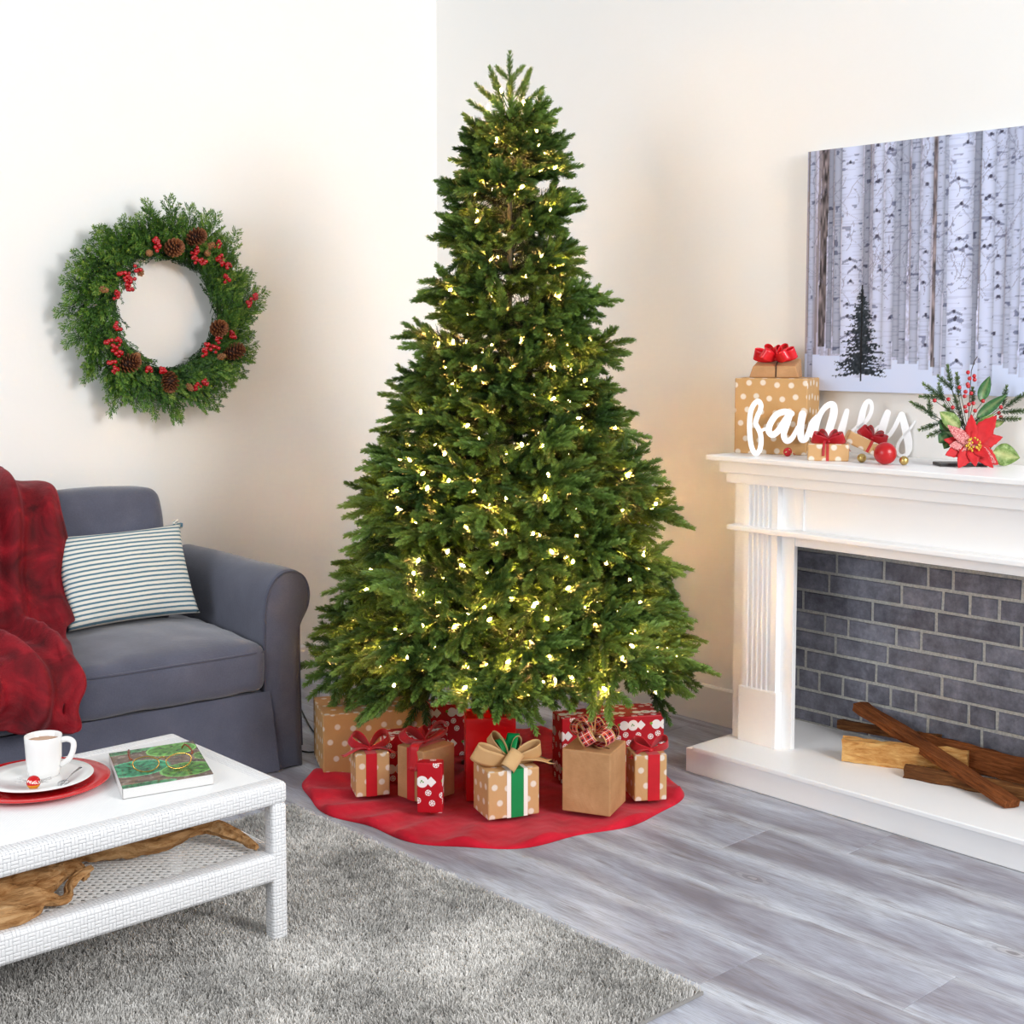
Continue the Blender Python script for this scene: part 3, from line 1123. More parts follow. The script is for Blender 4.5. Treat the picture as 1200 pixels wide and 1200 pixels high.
# red throw draped over back and seat
TH = [ # w of right edge, d, z along the drape
    (1.58, 5.07, 0.83), (1.60, 5.04, 0.935), (1.635, 4.97, 0.982), (1.675, 4.83, 0.968), (1.690, 4.735, 0.905), (1.680, 4.69, 0.80), (1.665, 4.665, 0.69), (1.662, 4.615, 0.60),
    (1.650, 4.56, 0.535), (1.60, 4.46, 0.510), (1.56, 4.36, 0.503), (1.545, 4.25, 0.492), (1.528, 4.168, 0.445), (1.520, 4.145, 0.39), (1.505, 4.132, 0.335), (1.495, 4.130, 0.292)]
path = smoothpath(TH, 8)
L0 = 0.86
def throw(u, v):
    t = v * (len(path) - 1)
    i = min(int(t), len(path) - 2); f = t - i
    p = path[i] * (1 - f) + path[i + 1] * f
    wr = p[0]
    w = L0 + (wr - L0) * u
    q = path[min(i + 2, len(path) - 1)] - path[max(i - 2, 0)]
    nd, nz = -q[2], q[1]
    l = math.hypot(nd, nz) or 1
    nd, nz = nd / l, nz / l
    if nd > 0 and v < .1: pass
    nd, nz = -abs(nd) if v > 0.14 else nd, abs(nz) if v > 0.05 else nz
    s = w * 44 + v * 7.0 + 3.4 * mnoise.noise(Vector((w * 2.2, v * 3.0, 1.0)))
    fold = 0.5 + 0.5 * math.sin(s + 1.2 * math.sin(v * 5))
    fold = fold ** 2.2
    amp = 0.075 * (0.35 + 0.65 * min(1, v * 4)) * (0.6 + 0.6 * abs(mnoise.noise(Vector((w * 3, v * 5, 4)))))
    h = 0.010 + amp * fold + 0.016 * (0.5 + mnoise.noise(Vector((w * 9, v * 11, 2)))) + 0.008 * mnoise.noise(Vector((w * 22, v * 25, 7)))
    edge = min(1.0, (1 - u) * 9)
    h = h * (0.35 + 0.65 * edge)
    if u > 0.93: w += 0.010 * math.sin(v * 40)
    zend = 0.0
    if v > 0.84:
        zend = (v - 0.84) / 0.16 * 0.07 * max(0, (1.45 - w)) / 0.3
    return S(w, p[1] + nd * h, max(p[2] + nz * h + zend, 0.2))
tp = thing('throw_blanket', 'crumpled dark red plush blanket draped over sofa back and seat', 'blanket', (sx, sy, 0), -SA)
ob = MB().grid(throw, 90, 170).build('plush_cloth', 'red_velvet', tp, smooth=True)
md = ob.modifiers.new('thick', 'SOLIDIFY'); md.thickness = 0.010; md.offset = -0.2
md = ob.modifiers.new('soft', 'SMOOTH'); md.factor = 0.5; md.iterations = 1

# ------------------------------------------------------------------ coffee table
TX0, TX1, TY0, TY1, TZ = 0.70, 1.824, 2.816, 3.392, 0.412
TB = thing('coffee_table', 'white woven rattan coffee table with open cane lower shelf', 'table', ((TX0 + TX1) / 2, (TY0 + TY1) / 2, 0))
tcx, tcy = (TX0 + TX1) / 2, (TY0 + TY1) / 2
def tb(name, a, b, m='white_rattan', bev=0.012):
    return MB().box((a[0] - tcx, a[1] - tcy, a[2]), (b[0] - tcx, b[1] - tcy, b[2])).build(name, m, TB, bevel=bev, seg=3, smooth=40, uv=True)
LG = 0.046
za = 0.357
zr = 0.0085     # feet stand on the rug
for x in (TX0, TX1 - LG):
    for y in (TY0, TY1 - LG):
        tb('leg', (x + .0015, y + .0015, zr), (x + LG - .0015, y + LG - .0015, za + 0.003), bev=0.010)
rl = 0.058
tb('top_rail', (TX0, TY0, za), (TX1, TY0 + rl, TZ))
tb('top_rail', (TX0, TY1 - rl, za), (TX1, TY1, TZ))
tb('top_rail', (TX0, TY0 + .02, za), (TX0 + rl, TY1 - .02, TZ - .0005))
tb('top_rail', (TX1 - rl, TY0 + .02, za), (TX1, TY1 - .02, TZ - .0005))
tb('tabletop', (TX0 + .04, TY0 + .04, TZ - 0.022), (TX1 - .04, TY1 - .04, TZ - 0.0008), 'white_rattan_fine', 0.001)
s0, s1 = 0.163, 0.235
sr = 0.060
tb('shelf_rail', (TX0 + .02, TY0 + .002, s0), (TX1 - .03, TY0 + sr, s1))
tb('shelf_rail', (TX0 + .02, TY1 - sr, s0), (TX1 - .03, TY1 - .002, s1))
tb('shelf_rail', (TX0 + .004, TY0 + .03, s0 + .01), (TX0 + .045, TY1 - .03, s1))
tb('shelf_rail', (TX1 - .045, TY0 + .03, s0 + .01), (TX1 - .004, TY1 - .03, s1))
mb = MB()
lx0, lx1, ly0, ly1 = TX0 + .04, TX1 - .04, TY0 + .055, TY1 - .055
for fam, (da, z0, hw) in enumerate(((R(38), 0.2250, .0034), (R(-38), 0.2262, .0034), (R(0), 0.2240, .0016))):
    dx, dy = math.cos(da), math.sin(da)
    nx, ny = -dy, dx
    step = 0.0175 if fam < 2 else 0.0222
    cx, cy = (lx0 + lx1) / 2, (ly0 + ly1) / 2
    for k in range(-70, 71):
        px, py = cx + nx * k * step, cy + ny * k * step
        # clip the line to the shelf rectangle
        t0, t1 = -9, 9
        for (p, dd, lo, hi) in ((px, dx, lx0, lx1), (py, dy, ly0, ly1)):
            if abs(dd) < 1e-6:
                if p < lo or p > hi: t0, t1 = 1, 0
                continue
            a, b = sorted(((lo - p) / dd, (hi - p) / dd))
            t0, t1 = max(t0, a), min(t1, b)
        if t1 - t0 < 0.01: continue
        A = (px + dx * t0, py + dy * t0); B = (px + dx * t1, py + dy * t1)
        q = [(A[0] + nx * hw, A[1] + ny * hw), (A[0] - nx * hw, A[1] - ny * hw), (B[0] - nx * hw, B[1] - ny * hw), (B[0] + nx * hw, B[1] + ny * hw)]
        vs = [(x - tcx, y - tcy, z0) for x, y in q] + [(x - tcx, y - tcy, z0 + 0.0016) for x, y in q]
        mb.add(vs, [(0, 1, 2, 3), (7, 6, 5, 4), (0, 4, 5, 1), (1, 5, 6, 2), (2, 6, 7, 3), (3, 7, 4, 0)])
o = mb.build('cane_lattice', 'white_cane', TB, fix=False)
o['kind'] = 'stuff'

# things on the table
def lathed(name, prof, m, parent, n=48, smooth=50):
    return MB().lathe(prof, n).build(name, m, parent, smooth=smooth)
t = thing('charger_plate', 'large red glazed plate under the white saucer', 'plate', (1.352, 3.205, TZ))
lathed('plate_body', [(0.0001, 0.002), (0.095, 0.002), (0.1, 0.0), (0.108, 0.001), (0.128, 0.006), (0.172, 0.013), (0.1745, 0.0155), (0.172, 0.0175), (0.128, 0.0105), (0.118, 0.0065), (0.0001, 0.006)], 'red_glaze', t, 64)
t = thing('saucer', 'white porcelain saucer lying on the red plate', 'saucer', (1.357, 3.207, TZ + 0.0068))
lathed('saucer_body', [(0.0001, 0.003), (0.06, 0.003), (0.063, 0.0), (0.068, 0.001), (0.095, 0.010), (0.129, 0.0155), (0.131, 0.0172), (0.129, 0.0188), (0.095, 0.0135), (0.07, 0.0075), (0.05, 0.0062), (0.0001, 0.006)], 'porcelain', t, 64)
t = thing('mug', 'white porcelain mug of milky coffee on the saucer', 'mug', (1.383, 3.232, TZ + 0.0130))
lathed('mug_body', [(a * .9, b * .95) for a, b in [(0.0001, 0.002), (0.036, 0.002), (0.038, 0.0), (0.041, 0.002), (0.0445, 0.02), (0.0475, 0.05), (0.0492, 0.085), (0.0505, 0.104), (0.0498, 0.1055), (0.0485, 0.104), (0.046, 0.06), (0.042, 0.015), (0.0001, 0.008)]], 'porcelain', t, 48)
lathed('coffee', [(0.0001, 0.086), (0.0427, 0.086)], 'coffee', t, 40)
rx, ry = 0.7379, -0.6749
hp = smoothpath([(0.042, 0.088), (0.060, 0.091), (0.074, 0.083), (0.073, 0.062), (0.062, 0.040), (0.040, 0.025)], 5)
MB().tube([(rx * a, ry * a, z) for a, z in hp], 0.0058, 10, flat=1.25).build('handle', 'porcelain', t, smooth=True)
t = thing('teaspoon', 'small steel teaspoon lying on the saucer rim', 'spoon', (1.405, 3.135, TZ + 0.0225))
t.rotation_euler = (R(0), R(-2), R(42))
mb = MB()
def bowl(u, v):
    a = 2 * PI * u
    return (-0.038 + 0.019 * v * math.cos(a), 0.0125 * v * math.sin(a), -0.004 * (1 - v * v) + 0.003)
mb.grid(bowl, 20, 5)
o = mb.build('spoon_bowl', 'steel', t, smooth=True)
o.modifiers.new('t', 'SOLIDIFY').thickness = 0.001
MB().tube([(-0.020, 0, 0.003), (-0.01, 0, 0.004), (0.02, 0, 0.006), (0.05, 0, 0.005), (0.066, 0, 0.004)], [0.0022, 0.0018, 0.002, 0.0034, 0.0042], 8, flat=0.4).build('spoon_handle', 'steel', t, smooth=True)
def m_candy():
    x, y, z = sep(coord('Object'))
    n = noise(coord('Object'), 260, 2)
    c = mixc(gt(z, -0.0035), '#d98a12', '#c60f18')
    c = mixc(lt(ab(z - 0.005 + x * .2), 0.0034) * gt(n, 0.5), c, '#f6e6dd')
    return {'Base Color': c}
mat('candy_foil', None, 0.2, m_candy, metal=0.2)
t = thing('candy', 'round red wrapped chocolate truffle with clear twisted ends, on saucer', 'candy', (1.316, 3.138, TZ + 0.0315), R(-42))
MB().ball((0, 0, 0), 0.0165, 20, 14).build('truffle', 'candy_foil', t, smooth=True)
for s in (-1, 1):
    def tw(u, v, s=s):
        r = 0.004 + 0.015 * v
        a = (u - .5) * 2.4
        return (s * (0.0150 + 0.024 * v), r * math.sin(a) , r * math.cos(a) * .5 + 0.003 * math.sin(u * 20))
    MB().grid(tw, 14, 4).build('wrapper_twist', 'clear_film', t, smooth=True)

# book with leaf cover
BK = thing('paperback_book', 'thick paperback with green lily pad cover on the white table', 'book', (1.459, 2.965, TZ), R(-12.0))
bw, bd, bh = 0.222, 0.300, 0.026
skew = 0.048
def bq(u, v, z): return (u * bw + v * skew * 0.9, v * bd, z)
mb = MB()
q = [bq(0.004, 0.003, 0), bq(.994, .003, 0), bq(.994, .997, 0), bq(.004, .997, 0)]
mb.add([(x, y, 0.001) for x, y, _ in q] + [(x, y, bh - .001) for x, y, _ in q], [(3, 2, 1, 0), (4, 5, 6, 7), (0, 1, 5, 4), (1, 2, 6, 5), (2, 3, 7, 6), (3, 0, 4, 7)])
mb.build('page_block', 'page_paper', BK)
mb = MB(); nU, nV = 70, 84
def cov(u, v): return bq(u, v, bh)
mb.grid(cov, nU, nV)
me = mb.mesh('cover', True)
cols = []
def pad(u, v, cu, cv, au, av):
    return ((u - cu) / au) ** 2 + ((v - cv) / av) ** 2
for j in range(nV + 1):
    for i in range(nU + 1):
        u, v = i / nU, j / nV
        n = mnoise.fractal(Vector((u * 5, v * 14, 0)), 1, 2, 4)
        n2 = mnoise.fractal(Vector((u * 16, v * 16, 3)), 1, 2, 3)
        c = np.array([.36, .28, .23]) * (0.8 + .5 * n) + (.12 if n2 > .35 else 0)
        for (cu, cv, au, av, g) in ((.24, .46, .36, .21, (.13, .50, .30)), (.75, .24, .30, .18, (.22, .46, .14)), (.70, .84, .30, .17, (.27, .55, .17)), (.12, .98, .4, .08, (.2, .45, .25)), (.18, .02, .42, .06, (.16, .40, .24)), (1.0, .55, .1, .1, (.3, .5, .2))):
            r = pad(u, v, cu, cv, au, av)
            if r < 1:
                g = np.array(g)
                ang = math.atan2(v - cv, u - cu)
                vein = .85 + .15 * math.cos(ang * 11)
                c = g * (0.75 + .5 * n2 + .25 * r) * vein
                if r > .86: c = g * 1.25 + .08
        cols.append((*np.clip(c, 0.02, .9), 1))
cols = np.array(cols)
cols[:, :3] = cols[:, :3] ** 1.45
attr_set(me, 'print', cols, 'FLOAT_COLOR')
o = obj('front_cover', me, 'book_cover', BK)
o.modifiers.new('t', 'SOLIDIFY').thickness = 0.0008
mb = MB()
mb.add([bq(0, 0, 0), bq(1, 0, 0), bq(1, 1, 0), bq(0, 1, 0)], [(3, 2, 1, 0)])
mb.add([bq(-.002, 0, 0), bq(-.002, 1, 0), bq(-.002, 1, bh), bq(-.002, 0, bh)], [(0, 1, 2, 3)])
mb.build('spine_and_back_cover', 'page_paper', BK)

# eyeglasses on the book
GLS = 1.2
GL = thing('eyeglasses', 'thin gold rimmed reading glasses with amber temples on the book', 'glasses', (1.600, 3.035, TZ + bh + 0.0006), R(-22))
for s in (-1, 1):
    ring = []
    for k in range(29):
        a = 2 * PI * k / 28
        ring.append((s * 0.033 + 0.026 * math.cos(a), 0.004 * math.cos(a) * s - 0.002 + 0.010 * (math.sin(a) - 1) * 0.35, 0.0175 + 0.0165 * math.sin(a) * (1 if math.sin(a) < 0 else .8)))
    MB().tube(ring, 0.0013, 6, cap=False).build('rim', 'glasses_metal', GL, smooth=True)
    mb = MB(); mb.add(ring[:-1], [tuple(range(28))]); mb.build('lens', 'lens_glass', GL, fix=False)
    tp_ = [(s * 0.060, 0.002, 0.026), (s * 0.0635, 0.012, 0.027), (s * 0.062, 0.06, 0.024), (s * 0.058, 0.10, 0.018), (s * 0.055, 0.124, 0.004)]
    MB().tube(smoothpath(tp_, 4), 0.0020, 6).build('temple', 'glasses_amber', GL, smooth=True)
MB().tube([(-0.008, 0.0, 0.022), (-0.003, -0.002, 0.0265), (0.003, -0.002, 0.0265), (0.008, 0, 0.022)], 0.0013, 6).build('bridge', 'glasses_metal', GL, smooth=True)

GL.scale = (GLS, GLS, GLS)
# driftwood on the lower shelf
def gnarl(path, m='driftwood', n=22, name='branch', parent=None, seed=0, amp=0.42, k=9, flat=1.0):
    P = smoothpath(path, k)
    mb = MB()
    mb.tube([p[:3] for p in P], [p[3] for p in P], n, flat)
    nr = len(P)
    for i in range(nr):
        c = Vector(P[i][:3]); r = P[i][3]
        for j in range(n):
            v = Vector(mb.v[i * n + j]); d = v - c
            a = 2 * PI * j / n
            f = 1 + amp * mnoise.noise(Vector((math.cos(a) * 1.6 + seed, math.sin(a) * 1.6, i * 0.10))) + amp * .9 * mnoise.noise(Vector((math.cos(a) * 3.5 + seed, math.sin(a) * 3.5 + 4, i * 0.06)))
            f += amp * .4 * mnoise.noise(Vector((c.x * 60, c.y * 60, a * 2 + seed)))
            mb.v[i * n + j] = tuple(c + d * f)
    return mb.build(name, m, parent, smooth=60)
D0 = Vector((1.40, 2.98, 0.228))
def dp(pts): return [(x - D0.x, y - D0.y, z - D0.z, r) for x, y, z, r in pts]
DW = thing('driftwood_branch', 'long forked driftwood branch lying along the back of the shelf', 'driftwood', tuple(D0))
gnarl(dp([(1.20, 3.10, .262, .030), (1.30, 3.12, .272, .040), (1.39, 3.10, .275, .036), (1.48, 3.06, .272, .032), (1.56, 3.02, .270, .026), (1.63, 3.01, .274, .024), (1.69, 3.03, .288, .022), (1.745, 3.035, .300, .014), (1.775, 3.02, .302, .007)]), parent=DW, name='stem', seed=1)
gnarl(dp([(1.66, 3.015, .282, .020), (1.71, 2.99, .278, .018), (1.745, 2.93, .262, .014), (1.758, 2.885, .250, .010), (1.762, 2.862, .246, .007)]), parent=DW, name='fork', seed=2)
gnarl(dp([(1.49, 3.10, .29, .018), (1.55, 3.09, .298, .014), (1.62, 3.05, .292, .014), (1.66, 3.03, .285, .012)]), parent=DW, name='fork', seed=5)
D0 = Vector((1.22, 2.90, 0.228))
DW = thing('driftwood_root', 'pale twisted driftwood root with curled twig on the lower shelf', 'driftwood', tuple(D0))
gnarl(dp([(1.00, 2.93, .262, .032), (1.10, 2.92, .268, .042), (1.18, 2.94, .276, .040), (1.25, 2.96, .276, .032), (1.31, 2.985, .276, .024), (1.345, 2.985, .268, .016), (1.36, 2.955, .252, .010)]), parent=DW, name='root', seed=9)
gnarl(dp([(1.00, 2.875, .254, .024), (1.08, 2.865, .252, .025), (1.14, 2.855, .250, .021), (1.19, 2.862, .248, .014), (1.215, 2.878, .246, .008)]), parent=DW, name='root', seed=12)
gnarl(dp([(1.12, 2.90, .262, .026), (1.19, 2.895, .262, .022), (1.24, 2.895, .254, .014), (1.262, 2.880, .248, .011), (1.285, 2.888, .248, .011), (1.302, 2.925, .252, .010), (1.335, 2.95, .262, .009), (1.375, 2.958, .270, .006)]), parent=DW, name='twig', seed=15)
gnarl(dp([(1.04, 2.94, .285, .026), (1.12, 2.97, .292, .020), (1.17, 3.0, .288, .012), (1.185, 3.02, .29, .006)]), parent=DW, name='root', seed=19)

# ------------------------------------------------------------------ shag rug
RX0, RX1, RY0, RY1 = 0.35, 2.372, 1.94, 3.63
RUG = thing('shag_rug', 'light grey shag rug under the white coffee table', 'rug', ((RX0 + RX1) / 2, (RY0 + RY1) / 2, 0))
rcx, rcy = (RX0 + RX1) / 2, (RY0 + RY1) / 2
MB().box((RX0 - rcx, RY0 - rcy, 0.0006), (RX1 - rcx, RY1 - rcy, 0.008)).build('backing', 'rug_back', RUG)
rs = np.random.RandomState(4)
NB = 380000
x = rs.uniform(RX0 + .002, RX1 - .002, NB); y = rs.uniform(RY0 + .002, RY1 - .002, NB)
def vnoise(x, y, s, seed):
    r2 = np.random.RandomState(seed)
    g = r2.rand(256, 256)
    a = (x * s) % 255; b = (y * s) % 255
    ai, bi = a.astype(int), b.astype(int)
    fa, fb_ = a - ai, b - bi
    fa = fa * fa * (3 - 2 * fa); fb_ = fb_ * fb_ * (3 - 2 * fb_)
    return (g[ai, bi] * (1 - fa) + g[ai + 1, bi] * fa) * (1 - fb_) + (g[ai, bi + 1] * (1 - fa) + g[ai + 1, bi + 1] * fa) * fb_
ang = vnoise(x, y, 3.2, 1) * 6 + vnoise(x, y, 30, 2) * 5 + rs.uniform(-2.2, 2.2, NB)
ln = rs.uniform(0.35, 1.1, NB)
hgt = 0.015 + 0.009 * vnoise(x, y, 34, 3) + rs.uniform(-.004, .004, NB)
clump = vnoise(x, y, 55, 6)
tx = x + np.cos(ang) * ln * 0.0095 + (clump - .5) * .006
ty = y + np.sin(ang) * ln * 0.0095
tx = np.clip(tx, RX0 - .008, RX1 + .008); ty = np.clip(ty, RY0 - .008, RY1 + .008)
wa = rs.uniform(0, 2 * PI, NB); wdt = rs.uniform(0.0010, 0.0019, NB)
wxv, wyv = np.cos(wa) * wdt, np.sin(wa) * wdt
mxp, myp = x + (tx - x) * .35, y + (ty - y) * .35
V = np.zeros((NB, 4, 3), np.float32)
V[:, 0] = np.stack([x - wxv, y - wyv, np.full(NB, .006)], -1)
V[:, 1] = np.stack([x + wxv, y + wyv, np.full(NB, .006)], -1)
V[:, 2] = np.stack([tx + wxv * .6, ty + wyv * .6, hgt], -1)
V[:, 3] = np.stack([tx - wxv * .6, ty - wyv * .6, hgt], -1)
V[:, :, 0] -= rcx; V[:, :, 1] -= rcy
me = np_mesh('pile', V.reshape(-1, 3), None, 4)
tint = np.clip(0.52 + 0.7 * (vnoise(x, y, 4.5, 8) - .5) + 0.35 * (vnoise(x, y, 30, 9) - .5) + rs.uniform(-.22, .22, NB), 0, 1)
tint4 = np.repeat(tint, 4).reshape(NB, 4)
attr_set(me, 'tint', tint4.ravel())
o = obj('pile', me, 'rug_pile', RUG)
o['kind'] = 'stuff'

# ------------------------------------------------------------------ christmas tree
TCX, TCY = 3.178, 3.485
TREE = thing('christmas_tree', 'tall green artificial fir tree lit with warm white fairy lights', 'tree', (TCX, TCY, 0))
MB().tube([(0, 0, 0.012), (0, 0, 1.0), (0, 0, 2.2)], [0.016, 0.014, 0.006], 12).build('pole', 'tree_pole', TREE, smooth=True)
mb = MB()
for k in range(4):
    a = PI / 4 + k * PI / 2
    mb.tube([(0.012 * math.cos(a), 0.012 * math.sin(a), 0.09), (0.10 * math.cos(a), 0.10 * math.sin(a), 0.035), (0.17 * math.cos(a), 0.17 * math.sin(a), 0.013)], 0.008, 6)
mb.build('stand', 'tree_pole', TREE, smooth=True)


def needles(p0, d, L, n, nl, wd_, rng, spread=48, flat=0.75, up=None, tint=(.5, .8), tipang=18):
    """a finger: needles round an axis. returns verts (n*4,3), tint (n*4)"""
    d = np.array(d, float); d /= np.linalg.norm(d)
    up = np.array([0, 0, 1.0]) if up is None else np.array(up, float)
    a = np.cross(d, up)
    if np.linalg.norm(a) < 1e-3: a = np.cross(d, [1, 0, 0])
    a /= np.linalg.norm(a); b = np.cross(a, d)
    t = rng.rand(n) ** 0.85
    th = rng.rand(n) * 2 * PI
    ang = np.radians(np.where(t > .86, tipang + 25 * rng.rand(n), spread + 12 * (rng.rand(n) - .5)))
    ca, sa = np.cos(ang), np.sin(ang)
    rad = a[None] * np.cos(th)[:, None] + b[None] * (np.sin(th) * flat)[:, None]
    base = np.array(p0)[None] + d[None] * (t * L)[:, None]
    ln = nl * (0.8 + 0.35 * rng.rand(n)) * (0.75 + 0.25 * np.sin(PI * np.clip(t * .9 + .1, 0, 1)))
    dirv = d[None] * ca[:, None] + rad * sa[:, None]
    tip = base + dirv * ln[:, None]
    side = np.cross(dirv, rng.randn(n, 3)); side /= (np.linalg.norm(side, axis=1)[:, None] + 1e-9)
    side *= wd_ / 2
    V = np.stack([base - side * .7, base + side * .7, tip + side * .55, tip - side * .55], 1)
    V[:, 2:] -= (dirv * 0.0)[:, None]
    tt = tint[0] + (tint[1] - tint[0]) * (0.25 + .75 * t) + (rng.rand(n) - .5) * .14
    return V.reshape(-1, 3), np.repeat(tt, 4)


def stem_quads(path, r):
    """three-sided thin stem as loose quads"""
    out = []
    P = [np.array(p) for p in path]
    for p, q in zip(P, P[1:]):
        d = q - p; d = d / (np.linalg.norm(d) + 1e-9)
        a = np.cross(d, [0.3, 0.2, 1]); a /= np.linalg.norm(a) + 1e-9
        b = np.cross(d, a)
        c = [a * r, (-.5 * a + .87 * b) * r, (-.5 * a - .87 * b) * r]
        for i in range(3):
            out += [p + c[i], p + c[(i + 1) % 3], q + c[(i + 1) % 3], q + c[i]]
    return np.array(out)


def make_branch(L, seed, droop):
    rng = np.random.RandomState(seed)
    Vs, Ts, sites = [], [], []
    F = min(0.125, 0.078 + 0.075 * L)
    def addn(v, t): Vs.append(v); Ts.append(t)
    def stem(s):   # main stem curve
        return np.array([(L - 0.9 * F) * s, 0.02 * L * math.sin(s * 5 + seed), droop * L * (0.25 * s - 0.42 * s * s * s)])
    pts = [stem(s) for s in np.linspace(0, 1, 7)]
    q = stem_quads(pts, 0.004); addn(q, np.full(len(q), .0))
    def finger(p, d, fl, tone):
        d = np.array(d, float); d /= np.linalg.norm(d)
        v, t = needles(p, d, fl, int(2700 * fl), 0.0225, 0.0034, rng, 44, .70, tint=(tone - .2, tone + .2))
        addn(v, t)
    # inner dark needles along stem
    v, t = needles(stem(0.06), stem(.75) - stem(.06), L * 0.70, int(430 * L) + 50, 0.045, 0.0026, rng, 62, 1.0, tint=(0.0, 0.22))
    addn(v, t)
    # end spray
    e = stem(1.0); de = stem(1.0) - stem(.86); de /= np.linalg.norm(de)
    side = np.array([-de[1], de[0], 0]); side /= np.linalg.norm(side)
    upv = np.array([0, 0, 1.0])
    tone = .55 + .25 * rng.rand()
    finger(e, de, F * 1.0, tone + .05)
    for s in (-1, 1):
        finger(e - de * .01, de * .82 + side * s * .62 + upv * .1 * rng.randn(), F * .95, tone)
        finger(e - de * .045, de * .6 + side * s * .85 + upv * .15 * rng.randn(), F * .85, tone - .05)
    finger(e - de * .02, de * .7 + upv * .7, F * .7, tone)
    sites.append(e - de * .02 + upv * .012)
    # side sprays
    ns = max(2, int(L / 0.115))
    for k in range(ns):
        s = 0.30 + 0.62 * (k + .5 * rng.rand()) / ns
        p = stem(s); dt = stem(min(1, s + .05)) - stem(s - .05); dt /= np.linalg.norm(dt)
        sd = np.array([-dt[1], dt[0], 0])
        for sg in (-1, 1):
            if rng.rand() < .12: continue
            up_ = (rng.rand() - .62) * .95
            d = dt * .72 + sd * sg * .75 + upv * up_
            d /= np.linalg.norm(d)
            bl = (0.05 + 0.17 * L * (1 - .45 * s)) * (.8 + .5 * rng.rand())
            q = stem_quads([p, p + d * bl], 0.0025); addn(q, np.full(len(q), .05))
            e2 = p + d * bl
            tn = .40 + .45 * s * rng.rand() + .1 * rng.rand()  # inner sprays coloured darker, painting depth shade toward the trunk
            finger(e2 - d * .02, d, F * .9, tn)
            s2 = np.array([-d[1], d[0], 0])
            for sg2 in (-1, 1):
                finger(e2 - d * .03, d * .75 + s2 * sg2 * .65 + upv * .2 * rng.randn(), F * .8, tn - .04)
            if bl > .085:
                for sg2 in (-1, 1):
                    finger(p + d * bl * .45, d * .65 + s2 * sg2 * .75 + upv * .25 * rng.randn(), F * .75, tn - .1)
            if rng.rand() < .75: sites.append(e2 - d * .015 + upv * .012 + sd * .01 * rng.randn())
            if rng.rand() < .35: sites.append(p + d * bl * .4 + upv * .012)
    V = np.concatenate(Vs); T = np.concatenate(Ts)
    me = np_mesh('branch', V, None, 4)
    attr_set(me, 'tint', np.clip(T, 0, 1))
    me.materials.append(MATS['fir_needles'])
    return me, [Vector(s) for s in sites]

CLS = [0.72, 0.61, 0.51, 0.42, 0.33, 0.25, 0.19]
PROTO = {c: [make_branch(c, 100 + i * 10 + j, 0.26 if c > .3 else .10) for j in range(3)] for i, c in enumerate(CLS)}
rt = random.Random(21)
bulbs = []
def env(z): return float(np.interp(z, [.3, .38, .61, .91, 1.2, 1.49, 1.79, 2.08, 2.22, 2.37], [.76, .74, .66, .575, .485, .395, .305, .245, .20, .13]))
def put_branch(z, az, reach, elev, roll):
    Lw = reach / math.cos(elev)
    c = min(CLS, key=lambda q: abs(q - Lw))
    me, st = rt.choice(PROTO[c])
    s = Lw / c
    zb = z - reach * math.tan(elev)
    Mx = Matrix.Translation((0, 0, zb)) @ Matrix.Rotation(az, 4, 'Z') @ Matrix.Rotation(-elev, 4, 'Y') @ Matrix.Rotation(roll, 4, 'X') @ Matrix.Scale(s, 4)
    inst(me, 'branch', TREE, Mx)
    for p in st: bulbs.append(Mx @ p)
z = 0.415
ring = 0
nb = 0
while z < 2.20:
    R_ = env(z)
    n = max(5, int(round(2 * PI * R_ / 0.235)))
    f = (z - 0.38) / 1.85
    for k in range(n):
        az = 2 * PI * (k + rt.uniform(-.28, .28)) / n + ring * 2.4
        el = R(-4 + 26 * f + rt.uniform(-7, 7))
        lift = 0.08 if z < .55 and abs((az + R(103) + PI) % (2 * PI) - PI) < R(13) else 0.0
        put_branch(z + lift + rt.uniform(-.045, .045), az, R_ * rt.choice((rt.uniform(.74, .92), rt.uniform(.92, 1.08), rt.uniform(.92, 1.04))), el, R(rt.uniform(-50, 50)))
        nb += 1
    ring += 1
    z += 0.094
for k in range(6):
    put_branch(2.27 + rt.uniform(-.03, .03), 2 * PI * k / 6 + .3, 0.150 * rt.uniform(.85, 1.1), R(38 + rt.uniform(-8, 8)), R(rt.uniform(-30, 30))); nb += 1
for k in range(7):
    put_branch(2.195 + rt.uniform(-.02, .02), 2 * PI * k / 7 + .1, 0.185 * rt.uniform(.8, 1.08), R(26 + rt.uniform(-8, 8)), R(rt.uniform(-40, 40))); nb += 1
